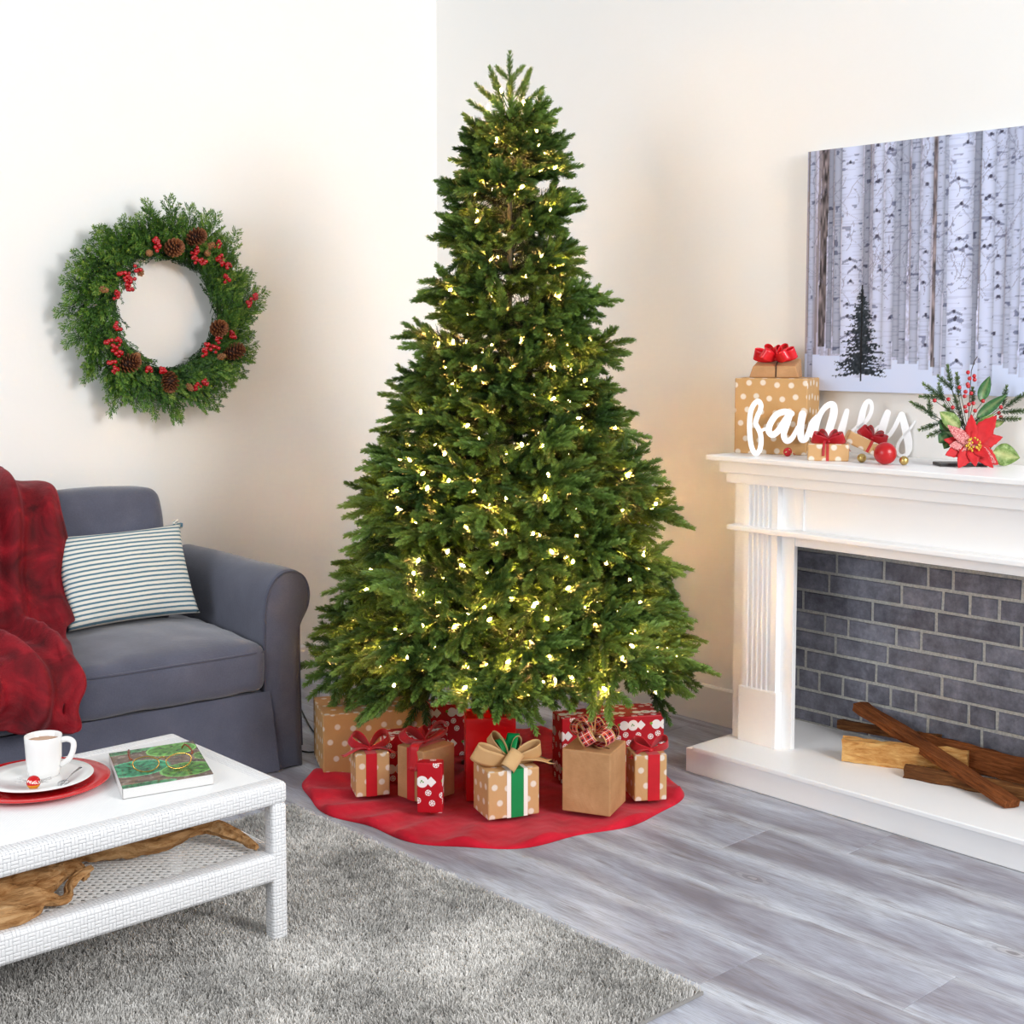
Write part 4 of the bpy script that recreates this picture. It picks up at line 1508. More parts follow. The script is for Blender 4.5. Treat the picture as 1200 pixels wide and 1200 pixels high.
# leader shoot with its own sparse fingers
rngl = np.random.RandomState(77)
VL, TL_ = [], []
q = stem_quads([(0, 0, 2.10), (0, 0, 2.25), (0, 0, 2.40)], .0035); VL.append(q); TL_.append(np.full(len(q), .1))
def lf(z, az, el, L, r0=0.0):
    d = (math.cos(az) * math.cos(el), math.sin(az) * math.cos(el), math.sin(el))
    v, t = needles((d[0] * r0, d[1] * r0, z + d[2] * r0), d, L, int(2700 * L), .0185, .0028, rngl, 42, .9, tint=(.4, .85))
    VL.append(v); TL_.append(t)
    if r0 > 0:
        q = stem_quads([(0, 0, z), (d[0] * r0, d[1] * r0, z + d[2] * r0)], .002); VL.append(q); TL_.append(np.full(len(q), .1))
lf(2.385, 0, R(89), .085)
cr = math.atan2(-.675, .738)     # across the view, so the side shoots show
for (z0, az, el, L, r0) in ((2.375, cr, 48, .065, .0), (2.375, cr + PI, 48, .065, .0), (2.30, cr + .5, 52, .09, .03), (2.30, cr + PI - .4, 55, .09, .03), (2.29, cr - 1.4, 58, .09, .02), (2.29, cr + 1.6, 55, .09, .02),
                            (2.255, cr + .2, 42, .095, .06), (2.255, cr + PI + .3, 42, .095, .06), (2.24, cr - .9, 50, .095, .05), (2.24, cr + PI + 1.0, 50, .095, .05), (2.24, cr + 2.2, 46, .09, .05),
                            (2.27, cr + .05, 64, .09, .075), (2.27, cr + PI, 66, .09, .075), (2.22, cr - .3, 30, .095, .07), (2.22, cr + PI + .3, 30, .095, .07)):
    lf(z0, az, R(el), L, r0)
me = np_mesh('leader_shoot', np.concatenate(VL), None, 4)
attr_set(me, 'tint', np.clip(np.concatenate(TL_), 0, 1))
obj('leader_shoot', me, 'fir_needles', TREE)
for (z0, dx) in ((2.34, -.03), (2.30, .045), (2.285, -.075), (2.27, .07), (2.25, .0), (2.22, -.05), (2.21, .09)):
    bulbs.append(Vector((.738 * dx - .02, -.675 * dx - .025, z0)))
print('branches', nb, 'bulb sites', len(bulbs))
# fairy lights
bm_ = MB().ball((0, 0, 0), 0.0042, 8, 6, (1, 1, 2.0))
bulb_me = bm_.mesh('bulb', True); bulb_me.materials.append(MATS['fairy_bulb'])
rt.shuffle(bulbs)
cam_dir = Vector((-0.675, -0.738, 0))
def outer(p): 
    h = Vector((p.x, p.y, 0)); return h.length / env(min(max(p.z, .38), 2.4))
cand = [p for p in bulbs if outer(p) > (0.45 if p.z < 2.0 else 0.15)]
front = [p for p in cand if Vector((p.x, p.y, 0)).dot(cam_dir) > -0.06]
rest = [p for p in cand if Vector((p.x, p.y, 0)).dot(cam_dir) <= -0.06]
def spaced(lst, dmin, nmax):
    out = []
    for p in lst:
        if all((p - q).length > (dmin if p.z < 2.0 else dmin * .7) for q in out): out.append(p)
        if len(out) >= nmax: break
    return out
front = spaced(front, 0.062, 420)
rest = spaced(rest, 0.06, 260)
front.sort(key=lambda p: -outer(p))
for p in front[:300]:
    inst(bulb_me, 'bulb', TREE, Matrix.Translation(p) @ Matrix.Rotation(rt.uniform(-1.2, 1.2), 4, 'X') @ Matrix.Rotation(rt.uniform(-1.2, 1.2), 4, 'Y'))
mb = MB()
for p in front[300:] + rest: mb.ball(p, 0.0042, 6, 4, (1, 1, 2.0))
o = mb.build('more_bulbs', 'fairy_bulb', TREE, smooth=True)
o['kind'] = 'stuff'
print('bulbs', len(front), len(rest))

# tree skirt
SKX, SKY, SKR = 3.045, 3.42, 0.625
gift_spots = []
def skirt_z(r, a):
    ed = 0.035 * (0.5 + 0.5 * math.sin(a * 7 + 1.3 * math.sin(a * 3)))
    w = 0.5 + 0.5 * math.sin(a * 17 + 3 * math.sin(a * 2.0) + r * 4)
    f = max(0.0, (r - 0.40) / 0.24)
    z = 0.004 + 0.024 * f * w * w + 0.004 * abs(mnoise.noise(Vector((r * 9 * math.cos(a), r * 9 * math.sin(a), 0)))) + 0.05 * max(0, 1 - r / .15)
    return z
def skf(u, v):
    a = 2 * PI * u
    rr = 0.03 + (SKR * (1 + 0.035 * math.sin(a * 5 + 1) + 0.02 * math.sin(a * 11)) - 0.03) * v
    return (rr * math.cos(a), rr * math.sin(a), skirt_z(rr, a) if v < 0.995 else 0.0015)
ts = MB().grid(skf, 200, 40).build('tree_skirt', 'skirt_fabric', None, smooth=True)
ts.location = (SKX, SKY, 0)
ts.modifiers.new('t', 'SOLIDIFY').thickness = 0.002
tag(ts, 'round red quilted tree skirt spread on the floor under the tree', 'tree skirt')

# ------------------------------------------------------------------ gifts
def gift_box(parent, w, d, h, m, bev=0.004, name='box', seed=0):
    """box from (0,0) front-left corner; x along front, y away"""
    mb = MB().box((0, 0, 0), (w, d, h))
    o = mb.build(name, m, parent, bevel=bev, seg=2, uv=True)
    return o
def strap(parent, w, d, h, x0, x1, m, e=0.0012, lower=0.0):
    mb = MB()
    y0, y1, zt = -e, d + e, h + e
    P = [(y0, lower), (y0, zt), (y1, zt), (y1, lower)]
    vs = [(x0, y, z) for y, z in P] + [(x1, y, z) for y, z in P]
    mb.add(vs, [(i, i + 1, 4 + i + 1, 4 + i) for i in range(3)])
    o = mb.build('ribbon_band', m, parent)
    return o
def strapx(parent, w, d, h, y0, y1, m, e=0.0012):
    mb = MB()
    P = [(-e, 0), (-e, h + e), (w + e, h + e), (w + e, 0)]
    vs = [(x, y0, z) for x, z in P] + [(x, y1, z) for x, z in P]
    mb.add(vs, [(i, i + 1, 4 + i + 1, 4 + i) for i in range(3)])
    return mb.build('ribbon_band', m, parent)
def loop_mesh(L, H, Wd, n=22, pinch=0.35, twist=0.0, uvs=None):
    mb = MB()
    m = 6
    def f(u, v):
        t = u
        x = L * (1 - math.cos(2 * PI * t)) / 2
        zz = H * math.sin(2 * PI * t) * (0.25 + 0.75 * (x / L))
        ww = Wd * (pinch + (1 - pinch) * min(1, math.sin(PI * t) * 1.4))
        y = (v - .5) * ww
        return (x, y, zz + twist * y * x / L)
    mb.grid(f, n, m)
    me = bpy.data.meshes.new('ribbon_loop')
    me.from_pydata(mb.v, [], mb.f)
    uvl = me.uv_layers.new(name='UVMap')
    for p in me.polygons:
        for li in p.loop_indices:
            i = me.loops[li].vertex_index
            uvl.data[li].uv = ((i % (n + 1)) / n * 2.2 * L, ((i // (n + 1)) / m - .5) * Wd)
    shade(me)
    return me
def bow(parent, loc, m, loops, tails=(), knot=0.010, edge=None, name='bow', face=50):
    k = MB().ball((0, 0, 0), knot, 10, 7, (1.0, 1.0, .8)).build(name, m, parent, smooth=True)
    k.location = loc
    for (az, el, L, H, Wd, roll) in loops:
        o = obj('ribbon_loop', loop_mesh(L, H, Wd), m, k)
        o.matrix_local = Matrix.Rotation(R(az), 4, 'Z') @ Matrix.Rotation(R(-el), 4, 'Y') @ Matrix.Rotation(R(roll + face * (1 if math.cos(R(az)) < 0 else -1)), 4, 'X')
        o.modifiers.new('t', 'SOLIDIFY').thickness = 0.0006
    for (az, path, Wd) in tails:
        P = smoothpath(path, 5)
        n = len(P)
        def f(u, v, P=P, n=n, Wd=Wd):
            i = min(int(u * (n - 1)), n - 1)
            p = P[i]
            cut = 0.35 * Wd * abs(v - .5) * 2 if i == n - 1 else 0
            return (p[0] + cut, (v - .5) * Wd * (.6 + .4 * min(1, u * 3)), p[1])
        o = MB().grid(f, n - 1, 4).build('ribbon_tail', m, k, smooth=True)
        o.matrix_local = Matrix.Rotation(R(az), 4, 'Z')
        o.modifiers.new('t', 'SOLIDIFY').thickness = 0.0006
    return k
ZG = 0.0225

# large dotted kraft box
g = thing('gift_box', 'large kraft gift box with white dots and no ribbon, beside the sofa', 'gift', (2.622, 3.825, ZG - .016), R(-26.8), 'gifts under the tree')
gift_box(g, 0.355, 0.25, 0.214, 'kraft_dots')
# small dotted box with red ribbon, left
g = thing('gift_box', 'small dotted kraft gift with red bow, left of the plain kraft gift', 'gift', (2.547, 3.533, ZG), R(-26.8), 'gifts under the tree')
gift_box(g, 0.112, 0.112, 0.140, 'kraft_dots_small')
strap(g, .112, .112, .140, .034, .070, 'red_ribbon')
bow(g, (.052, .04, .146), 'red_ribbon', [(160, 34, .075, .030, .040, 10), (15, 32, .080, .030, .040, -10)],
    [(185, [(0, 0), (.03, .006), (.06, -.004), (.085, -.016)], .026), (-8, [(0, 0), (.03, .004), (.06, -.004), (.085, -.018)], .026)])
# low snowman box behind
g = thing('gift_box', 'low red snowman print gift tucked behind the two red bowed kraft gifts', 'gift', (2.722, 3.606, ZG - .01), R(-27), 'gifts under the tree')
gift_box(g, 0.215, 0.10, 0.158, 'snowman_wrap')
# plain kraft with red ribbon
g = thing('gift_box', 'plain brown kraft gift with red satin bow behind the small snowman gift', 'gift', (2.668, 3.335, ZG), R(5), 'gifts under the tree')
gift_box(g, 0.142, 0.122, 0.170, 'kraft_paper')
strapx(g, .142, .122, .170, .040, .075, 'red_ribbon')
bow(g, (.06, .058, .180), 'red_ribbon', [(-25, 34, .092, .030, .044, 12), (155, 28, .085, .030, .044, -10), (60, 40, .055, .02, .034, 0)],
    [(195, [(0, 0), (.03, .006), (.06, .0), (.066, -.03), (.069, -.075)], .034), (-10, [(0, 0), (.04, .012), (.075, .028)], .03)])
# small red snowman box in front
g = thing('gift_box', 'slim upright red gift with snowman print, front left of the tree', 'gift', (2.605, 3.288, ZG), R(-46), 'gifts under the tree')
gift_box(g, 0.080, 0.042, 0.160, 'snowman_wrap_turned', 0.003)
# tall plain red gift
g = thing('gift_box', 'tall glossy plain red gift in the middle, no ribbon', 'gift', (2.80, 3.278, ZG - .006), R(-36.6), 'gifts under the tree')
mb = MB()
w, d, h = .160, .095, .272
mb.add([(0, 0, 0), (w, 0, 0), (w, d, 0), (0, d, 0), (-.001, 0, h), (w + .001, 0.0, h), (w + .001, d, h + .008), (-.001, d, h + .008), (.006, .006, h - .006), (w - .006, .006, h - .006), (w - .006, d - .006, h - .002), (.006, d - .006, h - .002)],
       [(0, 3, 2, 1), (0, 1, 5, 4), (1, 2, 6, 5), (2, 3, 7, 6), (3, 0, 4, 7), (4, 5, 9, 8), (5, 6, 10, 9), (6, 7, 11, 10), (7, 4, 8, 11), (8, 9, 10, 11)])
mb.build('box', 'red_gloss_paper', g, bevel=0.002, seg=2)
# green ribbon gift
g = thing('gift_box', 'dotted kraft gift with green and white ribbon and burlap bow', 'gift', (2.722, 3.083, ZG), R(-20), 'gifts under the tree')
gift_box(g, 0.172, 0.130, 0.150, 'kraft_dots_small')
strap(g, .172, .130, .150, .062, .132, 'white_ribbon', .0010)
strap(g, .172, .130, .150, .076, .118, 'green_ribbon', .0020)
b = bow(g, (.088, .045, .162), 'burlap', [(178, 22, .125, .026, .058, 18), (2, 18, .115, .024, .058, -14), (125, 48, .105, .022, .055, 12), (40, 42, .085, .02, .05, -12), (-95, 24, .055, .034, .062, 0)],
        [(-12, [(0, 0), (.05, .010), (.10, .004), (.125, -.006)], .05)], knot=.016)
for (az, el, L) in ((55, 44, .095), (118, 50, .075)):
    o = obj('ribbon_loop', loop_mesh(L, .018, .038), 'green_ribbon', b)
    o.matrix_local = Matrix.Translation((0, 0, .006)) @ Matrix.Rotation(R(az), 4, 'Z') @ Matrix.Rotation(R(-el), 4, 'Y')
    o.modifiers.new('t', 'SOLIDIFY').thickness = 0.0006
# plain kraft with plaid bow
g = thing('gift_box', 'tall plain kraft gift topped with a red plaid burlap bow', 'gift', (3.022, 2.851, ZG), R(25), 'gifts under the tree')
gift_box(g, 0.160, 0.160, 0.200, 'kraft_paper')
MB().tube([(0.05, 0.02, .2015), (0.072, .075, .2018), (.09, .11, .2015)], 0.0012, 5).build('paper_seam', 'bark_brown', g)
b = bow(g, (.072, .085, .214), 'plaid_ribbon', [(185, 24, .095, .034, .046, 0), (240, 20, .090, .034, .046, -20), (318, 18, .090, .034, .046, 20), (10, 30, .085, .032, .046, 0), (75, 48, .085, .030, .046, 20), (130, 46, .085, .030, .046, -20)], knot=.014, face=35)
# small dotted right gift
g = thing('gift_box', 'small dotted kraft gift with red bow at the right end of skirt', 'gift', (3.184, 2.897, ZG), R(-32), 'gifts under the tree')
gift_box(g, 0.108, 0.108, 0.150, 'kraft_dots_small')
strap(g, .108, .108, .150, .044, .084, 'red_ribbon')
bow(g, (.062, .035, .156), 'red_ribbon', [(165, 26, .068, .025, .038, 10), (12, 24, .068, .025, .038, -10)],
    [(190, [(0, 0), (.03, .004), (.055, -.008), (.07, -.02)], .024)])
# snowman box right behind
g = thing('gift_box', 'larger red snowman print gift behind the right small dotted gift', 'gift', (3.335, 3.185, ZG - .008), R(-32), 'gifts under the tree')
gift_box(g, 0.22, 0.16, 0.195, 'snowman_wrap')
g = thing('gift_box', 'red snowflake gift hidden behind the plaid bowed kraft gift', 'gift', (3.16, 3.205, ZG - .012), R(-25), 'gifts under the tree')
gift_box(g, 0.14, 0.10, 0.225, 'snowman_wrap')
g = thing('gift_box', 'red print gift in shade behind the low snowman gift, near the trunk', 'gift', (3.02, 3.73, ZG - .014), R(-27), 'gifts under the tree')
gift_box(g, 0.135, 0.10, 0.190, 'snowman_wrap')

# ------------------------------------------------------------------ wreath
WR = thing('wreath', 'round evergreen cedar wreath with pine cones and red berries on wall', 'wreath', (2.672, 4.985, 1.612))
def make_sprig(L, seed):
    rng = np.random.RandomState(seed)
    Vs, Ts = [], []
    def leafquad(p, d, l, w, nrm, t):
        d = d / np.linalg.norm(d)
        s = np.cross(d, nrm); s /= np.linalg.norm(s) + 1e-9
        m = p + d * l * .45
        Vs.append(np.array([p, m + s * w, p + d * l, m - s * w])); Ts.append(np.full(4, t))
    nrm0 = np.array([0, 0, 1.0])
    n = int(L / 0.0105)
    for i in range(n):
        s = .12 + .88 * i / n
        p = np.array([L * s, 0, -0.12 * L * s * s])
        bl = L * (.42 * (1 - s) ** .7 + .07) * (.7 + .5 * rng.rand())
        sg = 1 if i % 2 else -1
        ang = R(24 + 12 * rng.rand()) * sg
        d = np.array([math.cos(ang), math.sin(ang), .35 * rng.randn()]); d /= np.linalg.norm(d)
        tone = .08 + .62 * s + .16 * rng.randn()
        m = max(3, int(bl / .0062))
        for j in range(m):
            q = p + d * bl * j / m
            for s2 in (-1, 1):
                a2 = R(36) * s2
                c, s_ = math.cos(a2), math.sin(a2)
                dd = np.array([d[0] * c - d[1] * s_, d[0] * s_ + d[1] * c, d[2] + .4 * rng.randn()])
                leafquad(q, dd, .0155 * (.7 + .5 * rng.rand()), .0027, nrm0 + .5 * rng.randn(3), tone + .18 * j / m + .08 * rng.randn())
        leafquad(p + d * bl * .9, d, .014, .0022, nrm0, tone + .2)
    q = stem_quads([(0, 0, 0), (L * .5, 0, -.03 * L), (L * .95, 0, -.11 * L)], .0016)
    Vs.append(q); Ts.append(np.full(len(q), .15))
    me = np_mesh('cedar_sprig', np.concatenate([v.reshape(-1, 3) for v in Vs]), None, 4)
    attr_set(me, 'tint', np.clip(np.concatenate(Ts), 0, 1))
    me.materials.append(MATS['cedar_leaves'])
    return me
SPR = [make_sprig(l, 40 + i) for i, l in enumerate((.19, .21, .17, .20, .15))]
rw = random.Random(31)
ring = [(0.255 * math.cos(2 * PI * k / 40), -0.0, 0.255 * math.sin(2 * PI * k / 40)) for k in range(41)]
MB().tube(ring, 0.010, 6, cap=False).build('ring_frame', 'bark_brown', WR, smooth=True)
for k in range(216):
    a = 2 * PI * (k + rw.uniform(-.4, .4)) / 216
    lay = k % 3
    r0 = (0.215, 0.245, 0.275)[lay] + rw.uniform(-.015, .015)
    out = R((14, 32, 56)[lay] + rw.uniform(-10, 12))
    # flow direction: counter-clockwise tangent turned outwards
    dirang = a + PI / 2 - out
    tilt = rw.uniform(0.02, .45)
    Xd = Vector((math.cos(dirang), -math.sin(tilt), math.sin(dirang))).normalized()
    face = Vector((rw.uniform(-.35, .35), -1, rw.uniform(-.35, .35)))
    Yd = face.cross(Xd).normalized(); Zd = Xd.cross(Yd)
    Mx = Matrix((( Xd.x, Yd.x, Zd.x, r0 * math.cos(a)), (Xd.y, Yd.y, Zd.y, -0.008 - .022 * rw.random()), (Xd.z, Yd.z, Zd.z, r0 * math.sin(a)), (0, 0, 0, 1)))
    s = rw.uniform(.72, .98)
    inst(rw.choice(SPR), 'cedar_sprig', WR, Mx @ Matrix.Scale(s, 4))
def make_cone(r, seed):
    rng = random.Random(seed)
    mb = MB(); tints = []
    H = r * 1.7
    mb.ball((0, 0, 0), r * .55, 10, 8, (1, 1, 1.4)); tints += [0.1] * len(mb.v)
    N = 84
    for i in range(N):
        t = i / (N - 1)
        phi = i * 2.39996
        z = -H * .5 + H * t
        rad = r * math.sin(PI * (.14 + .78 * (1 - t) ** .9)) * .75 + r * .1
        el = R(-5 + 62 * t)
        d = Vector((math.cos(phi) * math.cos(el), math.sin(phi) * math.cos(el), math.sin(el)))
        s = Vector((-math.sin(phi), math.cos(phi), 0)); n = d.cross(s)
        p = Vector((0, 0, z)); L = rad * 1.12; w = r * .22 * (1.1 - .5 * t)
        a0 = p + d * L * .35; a1 = p + d * L
        vs = [a0 - s * w * .6, a0 + s * w * .6, a1 + s * w * .8 + n * .001, a1 - s * w * .8 + n * .001, a1 + d * w * .35, a0 - s * w * .5 - n * w * .4, a0 + s * w * .5 - n * w * .4, a1 - n * w * .35]
        mb.add(vs, [(0, 1, 2, 3), (3, 2, 4), (5, 7, 6), (0, 3, 7, 5), (1, 6, 7, 2), (3, 4, 7), (2, 7, 4)])
        tints += [.25, .25, .75, .75, .95, .2, .2, .5]
    me = bpy.data.meshes.new('pine_cone'); me.from_pydata(mb.v, [], mb.f)
    attr_set(me, 'tint', tints)
    me.materials.append(MATS['pine_cone_scale'])
    return me
CONE = make_cone(0.043, 1)
scone = MB()
for i in range(26):
    t = i / 25; phi = i * 2.4
    scone.ball((math.cos(phi) * .010 * math.sin(PI * (.2 + .7 * t)), math.sin(phi) * .010 * math.sin(PI * (.2 + .7 * t)), -.016 + .032 * t), .0052, 6, 4)
SCONE = scone.mesh('small_cone', True); SCONE.materials.append(MATS['small_cone_scale'])
def wpx(x, y): return ((x - 188) * 0.003765, (364 - y) * 0.00340 + 0.003)   # offsets measured on the wreath
for (x, y, s, ax, az) in ((190, 291, 1.0, 85, 10), (216, 278, .95, 60, 40), (242, 384, .95, 80, -20), (260, 412, .95, 40, 60), (136, 425, 1.0, 50, 50), (184, 444, .95, 35, 200)):
    u, v = wpx(x, y)
    inst(CONE, 'pine_cone', WR, Matrix.Translation((u, -0.075, v)) @ Matrix.Rotation(R(az), 4, 'Y') @ Matrix.Rotation(R(ax), 4, 'X') @ Matrix.Scale(s, 4))
for (x, y) in ((112, 341), (235, 286), (231, 295), (246, 417), (207, 453), (153, 320), (163, 298), (147, 415)):
    u, v = wpx(x, y)
    inst(SCONE, 'small_cone', WR, Matrix.Translation((u, -0.075, v)) @ Matrix.Rotation(rw.uniform(0, 6), 4, 'Y') @ Matrix.Rotation(R(50), 4, 'X'))
def cluster(seed):
    rg = random.Random(seed); mb = MB()
    for i in range(7):
        mb.ball((rg.uniform(-.013, .013), rg.uniform(-.01, .006), rg.uniform(-.015, .015)), rg.uniform(.0072, .0088), 8, 6)
    me = mb.mesh('berry_cluster', True); me.materials.append(MATS['red_berry'])
    return me
CL = [cluster(i) for i in range(4)]
for (x, y) in ((171, 285), (171, 291), (216, 293), (214, 302), (223, 305), (243, 284), (245, 299), (246, 306), (254, 309), (253, 325), (132, 323), (136, 330), (147, 318), (138, 338), (125, 346), (141, 327), (125, 383), (116, 399), (125, 398), (121, 408), (119, 423), (126, 411), (121, 430), (158, 431), (176, 433), (214, 451), (225, 449), (287, 345), (280, 352), (228, 405), (241, 397), (258, 391), (238, 407), (224, 411)):
    u, v = wpx(x, y)
    inst(rw.choice(CL), 'berry_cluster', WR, Matrix.Translation((u, -0.082, v)) @ Matrix.Rotation(rw.uniform(0, 6), 4, 'Y'))

# ------------------------------------------------------------------ things on the mantel
MZ = 1.1022
g = thing('gift_box', 'big square dotted kraft gift at the left end of the mantel', 'gift', (3.838, 3.029, MZ), R(-67), 'gifts on the mantel')
gift_box(g, 0.257, 0.20, 0.266, 'kraft_dots_mantel')
cc = Vector((3.838, 3.029, 0)) + Matrix.Rotation(R(-67), 3, 'Z') @ Vector((.035, .06, 0))
g = thing('gift_box', 'flat plain kraft gift with shiny red bow on the big dotted box', 'gift', (cc.x, cc.y, MZ + .2664), R(-60), 'gifts on the mantel')
mb = MB(); w, d, h = .175, .11, .045
mb.add([(0, 0, 0), (w, 0, 0), (w, d, 0), (0, d, 0), (.012, .006, h * .9), (w - .012, .0, h * .92), (w - .004, d - .004, h * 1.5), (.022, d, h * 1.45)], [(0, 3, 2, 1), (4, 5, 6, 7), (0, 1, 5, 4), (1, 2, 6, 5), (2, 3, 7, 6), (3, 0, 4, 7)])
mb.build('box', 'kraft_paper', g, bevel=.004, seg=2, uv=True)
MB().tube([(.094, -.0005, 0.002), (.095, .0, .043), (.094, .05, .056), (.094, .1, .066)], .0022, 6).build('string', 'bark_brown', g, smooth=True)
bow(g, (.088, .045, .066), 'red_satin', [(180, 14, .080, .022, .040, 15), (0, 20, .075, .022, .040, -15), (140, 38, .066, .02, .036, 10), (40, 40, .066, .02, .036, -10), (230, 20, .066, .022, .038, 10), (310, 14, .070, .022, .038, -10), (90, 62, .05, .018, .034, 0)])
# "family" sign
SG = thing('family_sign', 'white script cutout sign reading family, standing on the mantel', 'sign', (3.793, 2.901, MZ), R(-48.5))
K = 0.000512
def stroke(mb, pts, wds, th=0.011):
    P = smoothpath([(p[0], p[1], w) for p, w in zip(pts, wds if hasattr(wds, '__len__') else [wds] * len(pts))], 6)
    P = [((p[0] - 143) * K, (430 - p[1]) * K, p[2] * K / 2 * 1.22) for p in P]
    Lf, Rt = [], []
    n = len(P)
    for i in range(n):
        a = P[max(i - 1, 0)]; b = P[min(i + 1, n - 1)]
        dx, dz = b[0] - a[0], b[1] - a[1]
        l = math.hypot(dx, dz) or 1
        nx, nz = -dz / l, dx / l
        Lf.append((P[i][0] + nx * P[i][2], P[i][1] + nz * P[i][2])); Rt.append((P[i][0] - nx * P[i][2], P[i][1] - nz * P[i][2]))
    vs = []
    for y in (-th / 2, th / 2):
        for (a, b) in zip(Lf, Rt): vs += [(a[0], y, a[1]), (b[0], y, b[1])]
    m = 2 * n
    fs = []
    for i in range(n - 1):
        a = 2 * i
        fs += [(a, a + 1, a + 3, a + 2), (m + a, m + a + 2, m + a + 3, m + a + 1), (a, a + 2, m + a + 2, m + a), (a + 1, m + a + 1, m + a + 3, a + 3)]
    fs += [(0, m, m + 1, 1), (2 * n - 2, 2 * n - 1, m + 2 * n - 1, m + 2 * n - 2)]
    mb.add(vs, fs)
    th -= 0.0005
    for (x, z, r) in (P[0], P[-1]):
        kk = 14
        ring = [(x + r * math.cos(2 * PI * k / kk), z + r * math.sin(2 * PI * k / kk)) for k in range(kk)]
        mb.add([(a, -th / 2, b) for a, b in ring] + [(a, th / 2, b) for a, b in ring], [tuple(range(kk)), tuple(range(2 * kk - 1, kk - 1, -1))] + [(i, kk + i, kk + (i + 1) % kk, (i + 1) % kk) for i in range(kk)])
LET = [
    [([(168, 130), (176, 90), (160, 60), (133, 76), (110, 125), (102, 200), (105, 290), (118, 368), (143, 412), (170, 392), (180, 335), (175, 280), (158, 240), (142, 205), (156, 155), (168, 130)], 27), ([(176, 264), (196, 250), (222, 244)], 17)],
    [([(378, 142), (332, 130), (278, 152), (240, 210), (230, 258), (252, 285), (288, 264), (326, 205), (362, 150)], 34), ([(372, 140), (350, 215), (330, 285), (350, 326), (384, 308), (408, 262), (420, 232)], [32, 32, 32, 32, 28, 22, 18])],
    [([(452, 146), (440, 225), (446, 308), (474, 312), (494, 262), (512, 200), (548, 160)], [40, 38, 36, 32, 24, 22, 24]), ([(580, 118), (552, 180), (534, 240), (522, 285)], [24, 34, 40, 36]), ([(548, 200), (582, 120), (622, 82), (652, 84), (656, 140), (636, 220), (618, 285)], [22, 28, 32, 36, 42, 42, 40]), ([(618, 285), (640, 306), (670, 290), (698, 250)], [30, 22, 18, 16])],
    [([(742, 122), (724, 195), (708, 262), (716, 300), (745, 296), (775, 262), (812, 225)], [26, 36, 40, 32, 22, 18, 16])],
    [([(812, 240), (860, 200), (892, 150), (905, 95), (892, 58), (868, 66), (848, 120), (834, 200), (824, 270), (845, 305), (880, 300), (920, 255), (950, 225)], [16, 20, 22, 20, 22, 26, 34, 38, 36, 30, 22, 16, 14])],
    [([(1008, 132), (986, 200), (972, 262), (982, 292), (1018, 286), (1052, 235), (1082, 170), (1096, 142)], [34, 42, 40, 32, 24, 22, 24, 26]), ([(1100, 146), (1118, 210), (1140, 290), (1150, 360), (1138, 408), (1104, 420), (1078, 396), (1080, 345), (1110, 292), (1155, 240), (1186, 190)], [34, 40, 44, 38, 24, 18, 16, 16, 14, 12, 10])]]
for strokes in LET:
    mb = MB()
    for si, (pts, wv) in enumerate(strokes): stroke(mb, pts, wv, 0.011 + 0.0008 * si)
    mb.build('letter', 'sign_white', SG)
# red jingle bell
t = thing('jingle_bell', 'tiny red ornament lying in front of the big dotted box', 'ornament', (3.861, 2.815, MZ + .0155))
MB().ball((0, 0, 0), .0155, 16, 10).build('bell', 'red_glaze', t, smooth=True)
mb = MB()
for k in range(9):
    a = k * 2.4; z = -.8 + 1.6 * k / 8; q = math.sqrt(max(0, 1 - z * z))
    mb.ball((.0150 * q * math.cos(a), .0150 * q * math.sin(a), .0150 * z), .003, 6, 4)
mb.build('beads', 'gold_ball', t, smooth=True)
MB().tube([(.012, -.012, -.004), (.019, -.017, -.008), (.021, -.013, -.012)], .0013, 5).build('loop', 'red_ribbon', t, smooth=True)
# two small mantel gifts
g = thing('gift_box', 'small kraft gift with sheer red bow lying flat before the sign', 'gift', (3.771, 2.670, MZ), R(-56.7), 'gifts on the mantel')
gift_box(g, .134, .085, .056, 'kraft_dots_small', .005)
strap(g, .134, .085, .056, .060, .070, 'red_sheer')
bow(g, (.066, .035, .062), 'red_sheer', [(180, 18, .055, .017, .038, 15), (0, 18, .055, .017, .038, -15), (155, 42, .046, .015, .034, 10), (30, 40, .046, .015, .034, -10)],
    [(5, [(0, 0), (.035, .008), (.062, -.008), (.070, -.03)], .014), (-110, [(0, 0), (.03, .004), (.04, -.02), (.042, -.045)], .010)], knot=.008)
g = thing('gift_box', 'small kraft gift with sheer red bow tilted beside the red ball', 'gift', (3.893, 2.6065, MZ + .0605), R(-50), 'gifts on the mantel')
g.rotation_euler = (0, R(26), R(-50))
gift_box(g, .128, .08, .042, 'kraft_dots_small', .005)
strap(g, .128, .08, .042, .074, .084, 'red_sheer')
bow(g, (.078, .035, .048), 'red_sheer', [(180, 18, .052, .016, .036, 15), (0, 18, .052, .016, .036, -15), (155, 42, .044, .014, .032, 10), (30, 40, .044, .014, .032, -10)], knot=.008)
t = thing('ornament_ball', 'shiny satin red ornament ball in front of the tilted gift', 'ornament', (3.838, 2.418, MZ + .036))
MB().ball((0, 0, 0), .036, 32, 20).build('ball', 'red_ball', t, smooth=True)
MB().tube([(.0, .034, .010), (.0, .042, .0115)], .006, 10).build('cap', 'gold_ball', t, smooth=True)
for (x, y, l) in ((3.846, 2.510, 'tiny gold ball left of the red ornament ball'), (3.865, 2.366, 'tiny gold ball right of the red ornament ball')):
    t = thing('gold_ball', l, 'ornament', (x, y, MZ + .0148), 0, 'gold balls on the mantel')
    MB().ball((0, 0, 0), .0148, 20, 12).build('ball', 'gold_ball', t, smooth=True)
    MB().tube([(.006, .012, .004), (.008, .016, .005)], .003, 8).build('cap', 'gold_ball', t, smooth=True)

